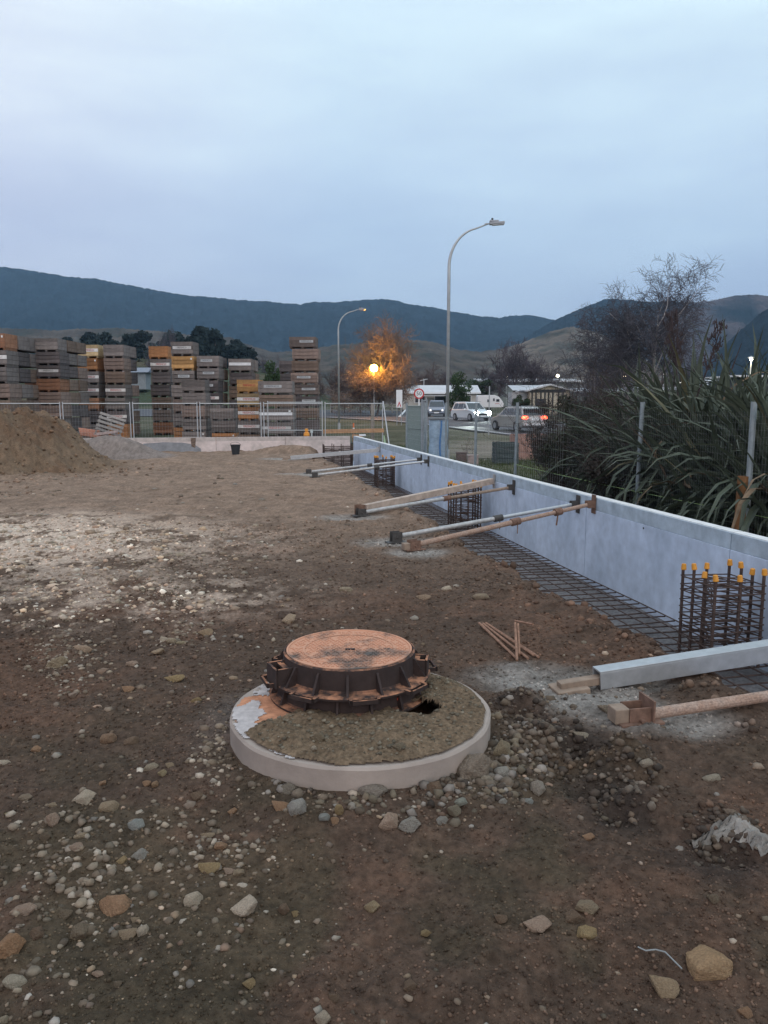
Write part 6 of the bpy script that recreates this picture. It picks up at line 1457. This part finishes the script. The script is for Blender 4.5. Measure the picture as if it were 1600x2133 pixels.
for i, (px, yt, D, w, lab) in enumerate(((1235, 625, 60, 1.0, 'dark drooping bare tree left of the tall one, its top arching left'), (1290, 615, 57, 1.0, 'dark bare tree crowded against the left of the tall trunk'), (1320, 690, 52, .9, 'low dark bare tree in front of the tall trunk'), (1245, 700, 53, .9, 'low dark bare tree at the left of the group'), (1378, 655, 56, .8, 'dark bare tree just right of the tall trunk'), (1415, 730, 58, .8, 'lowest bare tree at the right of the group'))):
    g0 = float(zg(D)); top = P(px, yt, D); s_ = (top.z - g0) / zmx[i % 2]
    place_tree((top.x, D, g0), dense[i % 2], lab, None, (s_ * w, s_ * .9, s_), i * 1.7, 'bare_tree')

# ================================================================== FLAX
flm = [mat('flax_green', (.062, .076, .052), .6, ns=5, var=.3, spec=.35), mat('flax_grey_green', (.10, .112, .082), .6, ns=5, var=.25, spec=.35), mat('flax_olive', (.11, .098, .05), .6, ns=5, var=.3), mat('flax_dry', (.17, .12, .075), .85, ns=6, var=.3)]
def flax_leaf(L, w, lean, bend, m_, twist, droop):
    n = 9; vs = []; p = Vector((0, 0, 0)); th = lean
    for k in range(n + 1):
        t = k / n; ww = w * (.55 + 1.6 * t * (1 - t) + .35 * (1 - t)) * (1 - t ** 5) + .002
        side = Vector((0, math.cos(twist * t), math.sin(twist * t) * .6)); fold = Vector((math.cos(th), 0, -math.sin(th))) * 0 + Vector((-math.sin(th) * 0 + .0, 0, 0))
        up = Vector((-math.cos(th), 0, math.sin(th)))
        vs += [p - side * ww / 2 + up * ww * .22, p + Vector((0, 0, 0)), p + side * ww / 2 + up * ww * .22]
        th += bend * (t ** droop) / n * 2.2; p = p + Vector((math.sin(th), 0, math.cos(th))) * (L / n)
    fs = []
    for k in range(n):
        a = k * 3; fs += [(a, a + 1, a + 4, a + 3), (a + 1, a + 2, a + 5, a + 4)]
    m = MB(); m.add(vs, fs); return m.mesh('leaf', m_, smooth=False)
LV = []
for k in range(26):
    LV.append(flax_leaf(rnd.uniform(1.5, 2.5), rnd.uniform(.055, .092), rnd.uniform(.02, .42), rnd.uniform(.8, 3.4), flm[[0, 0, 1, 0, 3, 2, 0, 1, 0, 3][k % 10]], rnd.uniform(-1.2, 1.2), rnd.choice([.8, 1.5, 2.5])))
def flax(c, nleaf, nstuff, sc, label, rad=.5):
    E = empty('flax_bush', c, label, 'flax bush', 'flax bushes beyond the long wall')
    for k in range(nleaf):
        a = rnd.uniform(0, 6.283); r = rad * math.sqrt(rnd.random()); s = sc * rnd.uniform(.75, 1.12)
        inst('leaf', rnd.choice(LV), E, (r * math.cos(a), r * math.sin(a), 0), (rnd.uniform(-.15, .15), rnd.uniform(-.35, .25), a + rnd.uniform(-.6, .6)), (s, s * rnd.uniform(.8, 1.3), s))
    AV = []; AF = []; b = 0; mi = []
    for k in range(nstuff):
        lv = rnd.choice(LV); a = rnd.uniform(0, 6.283); r = rad * math.sqrt(rnd.random()); s = sc * rnd.uniform(.6, 1.02)
        M = Matrix.Translation((r * math.cos(a), r * math.sin(a), 0)) @ Matrix.Rotation(a + rnd.uniform(-.6, .6), 4, 'Z') @ Matrix.Rotation(rnd.uniform(-.35, .3), 4, 'Y') @ Matrix.Diagonal((s, s, s, 1))
        co = np.array([v.co[:] for v in lv.vertices]); co = co @ np.array(M.to_3x3()).T + np.array(M.translation); AV.append(co); AF += [tuple(i + b for i in p_.vertices) for p_ in lv.polygons]; b += len(co)
    me = bpy.data.meshes.new('inner_leaves'); me.from_pydata(np.vstack(AV).tolist(), [], AF); me.materials.append(flm[0]); o = inst('inner_leaves', me, E); o['kind'] = 'stuff'
    return E
def outp(px, Y, extra=0): return Vector(((px - 800) / F * Y * .99, Y, -.45))
FX = [(1255, 13.2, .98, 'lowest flax bush, at the left end of the flax row'), (1330, 12.2, 1.1, 'flax bush behind the brownish shrub'), (1370, 11.8, 1.08, 'tall flax bush behind the second fence post'), (1450, 12.6, 1.12, 'flax bush with upright leaves under the flower stalks'), (1480, 10.6, 1.02, 'drooping flax bush nearest the middle of the wall'), (1585, 10.8, 1.05, 'large flax bush by the orange sleeved post'), (1545, 9.0, .98, 'flax bush hanging over the wall beside the orange sleeve'), (1680, 9.6, 1.1, 'flax bush cut by the right edge'), (1340, 15.5, 1.05, 'flax bush farther back in the clump'), (1560, 13.8, 1.15, 'flax bush behind the others at the right'), (1400, 9.9, .8, 'small flax tuft close to the wall')]
for (px, Y, s, lab) in FX:
    c = outp(px, Y); c.x = max(c.x, wallX(Y) + 2.25 + (.5 if px < 1400 else 0)); flax(c, 46, 260, s * 1.22, lab)
# flower stalks
stalk = mat('seed_stalk', (.05, .035, .035), .9, ns=8, var=.3)
for (b, t, D, lab) in (((1412, 820), (1398, 655), 13.0, 'tall dark flax flower stalk, left one of the pair with dense seed pods'), ((1402, 820), (1412, 650), 13.4, 'tall dark flax flower stalk, right one of the pair with dense seed pods'), ((1450, 830), (1505, 672), 12.0, 'dark flax flower stalk leaning right with clustered pods'), ((1502, 815), (1545, 715), 12.5, 'thin bare flax stalk leaning right near the lit lamp post')):
    base = outp(b[0], D); a = P(b[0], b[1], D); e = P(t[0], t[1], D); rs = random.Random(int(t[0])); m = MB(); mid = a.lerp(e, .5) + Vector((.02, 0, 0)); base = Vector((a.x - (e.x - a.x) * .6, D, -.45)); m.path([base, a, mid, e], [.018, .014, .011, .005], 6)
    o = empty('flower_stalk', base, lab, 'flower stalk', 'flower stalks of the flax'); m.build('stem', stalk, o)
    if 'bare' not in lab:
        m = MB(); n = 20
        for k in range(n):
            f = .30 + .68 * k / n; q = a.lerp(e, f); side = Vector((rs.choice([-1, 1]) * rs.uniform(.06, .19) * (1.15 - f * .7), rs.uniform(-.1, .1), rs.uniform(.03, .1))); m.tube(q, q + side, .005, .004, 4, False)
            for j in range(6):
                c = q + side * rs.uniform(.4, 1.1) + Vector((rs.uniform(-.03, .03), rs.uniform(-.03, .03), rs.uniform(-.01, .05))); m.tube(c, c + Vector((rs.uniform(-.02, .03), 0, rs.uniform(.05, .08))), .012, .004, 4)
        so2 = m.build('seed_pods', stalk, o); so2['kind'] = 'stuff'
# dark twiggy shrub left of the flax
def twig_shrub(c, w, h, n, label, col, seed, leafc=(.05, .045, .035), nl=2600):
    E = empty('shrub', c, label, 'shrub'); rs = random.Random(seed); m = MB()
    for k in range(n):
        a = rs.uniform(0, 6.28); p = Vector((rs.uniform(-.2, .2), rs.uniform(-.2, .2), 0)); d = Vector((math.cos(a) * rs.uniform(.1, .9), math.sin(a) * rs.uniform(.1, .9), 1)).normalized(); r = .014
        for j in range(6):
            d = (d + Vector((rs.uniform(-.3, .3), rs.uniform(-.3, .3), rs.uniform(-.12, .1)))).normalized(); q = p + Vector((d.x * w, d.y * w, d.z * h)) * .19; m.tube(p, q, r, r * .75, 4, False); r *= .75
            for b_ in range(2):
                e = Vector((rs.uniform(-1, 1), rs.uniform(-1, 1), rs.uniform(-.2, .8))) * .20; m.tube(q, q + e, .004, .002, 3, False)
            p = q
    m.build('branches', mat('shrub_stem' + str(seed), col, .9), E, world=False)
    rs_ = np.random.RandomState(seed); n_ = nl; d = rs_.normal(size=(n_, 3)); d /= np.linalg.norm(d, axis=1)[:, None]; cl = rs_.randint(0, 26, n_); cc = rs_.normal(size=(26, 3)); cc /= np.linalg.norm(cc, axis=1)[:, None]; cc *= rs_.uniform(.35, .85, (26, 1))
    p = cc[cl] * np.array([w * .55, w * .55, h * .42]) + d * rs_.uniform(.3, 1, (n_, 1)) * .24 + np.array([0, 0, h * .56])
    u = rs_.normal(size=(n_, 3)); u /= np.linalg.norm(u, axis=1)[:, None]; v = np.cross(u, d); s = .016 * rs_.uniform(.6, 1.5, (n_, 1))
    V = np.stack([p - u * s * 1.6, p - v * s, p + u * s * 1.6, p + v * s], 1).reshape(-1, 3); o = inst('foliage', npmesh('foliage', V, np.arange(n_ * 4).reshape(n_, 4), fol('shrub_leaf' + str(seed), leafc)), E); o['kind'] = 'stuff'
for i, (px, Y, w, h, lab) in enumerate(((1190, 17.0, 1.9, 2.5, 'dark twiggy shrub left of the flax, in front of the sleeper box'), (1240, 14.2, 1.9, 2.5, 'dense dark brown shrub between the flax and the long wall'), (1270, 17.0, 1.7, 2.5, 'dark shrub behind the left flax clump'), (1160, 20.0, 1.1, 1.7, 'thin twiggy shrub at the left end of the planting'), (1320, 12.4, 1.4, 2.0, 'brownish shrub under the second fence post'))):
    twig_shrub(outp(px, Y), w, h, 60, lab, (.06, .045, .04), 300 + i, (.05, .042, .036) if i % 2 == 0 else (.042, .046, .032), 9000)
q = gp(975, 955); twig_shrub((q.x, q.y, q.z), .5, .8, 6, 'spindly bare sapling on the verge behind the long wall', (.16, .12, .1), 320, nl=40)
# grass blades on the verges
rs = np.random.RandomState(5); n = 26000; Y = 9 + 30 * rs.uniform(0, 1, n) ** 1.2; X = wallX(Y) + .3 + rs.uniform(0, 1, n) * (3.2 + .12 * Y); k = (fbm(X * .7, Y * .7, 44, 3) > -.25) & ~((Y > 29.5) & (X > 2.2) & (X < 9)); X, Y = X[k], Y[k]; n = len(X)
Z = zg(Y) - .06; a = rs.uniform(0, 6.28, n); h = rs.uniform(.05, .16, n); w = .006 + .0003 * Y; dx = np.cos(a) * w; dy = np.sin(a) * w; lx = rs.uniform(-.05, .05, n); ly = rs.uniform(-.05, .05, n)
V = np.stack([np.stack([X - dx, Y - dy, Z], -1), np.stack([X + dx, Y + dy, Z], -1), np.stack([X + lx, Y + ly, Z + h + .03], -1)], 1).reshape(-1, 3)
o = inst('grass', npmesh('grass', V, np.arange(n * 3).reshape(n, 3), fol('grass_blades', (.075, .095, .04)))); tag(o, 'rough grass beside the long wall and under the fence', 'grass', kind='stuff')

# ================================================================== DISTANCE HAZE
hm = bpy.data.materials.new('haze'); hm.use_nodes = True; t = hm.node_tree; t.nodes.clear(); oo = t.nodes.new('ShaderNodeOutputMaterial'); pv_ = t.nodes.new('ShaderNodeVolumePrincipled')
pv_.inputs['Color'].default_value = (.42, .70, 1.0, 1); pv_.inputs['Density'].default_value = 1.45e-4; pv_.inputs['Anisotropy'].default_value = .0
t.links.new(pv_.outputs[0], oo.inputs['Volume'])
m = MB(); m.box((0, 1400, 349), (7600, 3600, 704)); hzb = m.build('haze', hm); hzb['kind'] = 'stuff'; hzb['label'] = 'thin bluish evening haze'
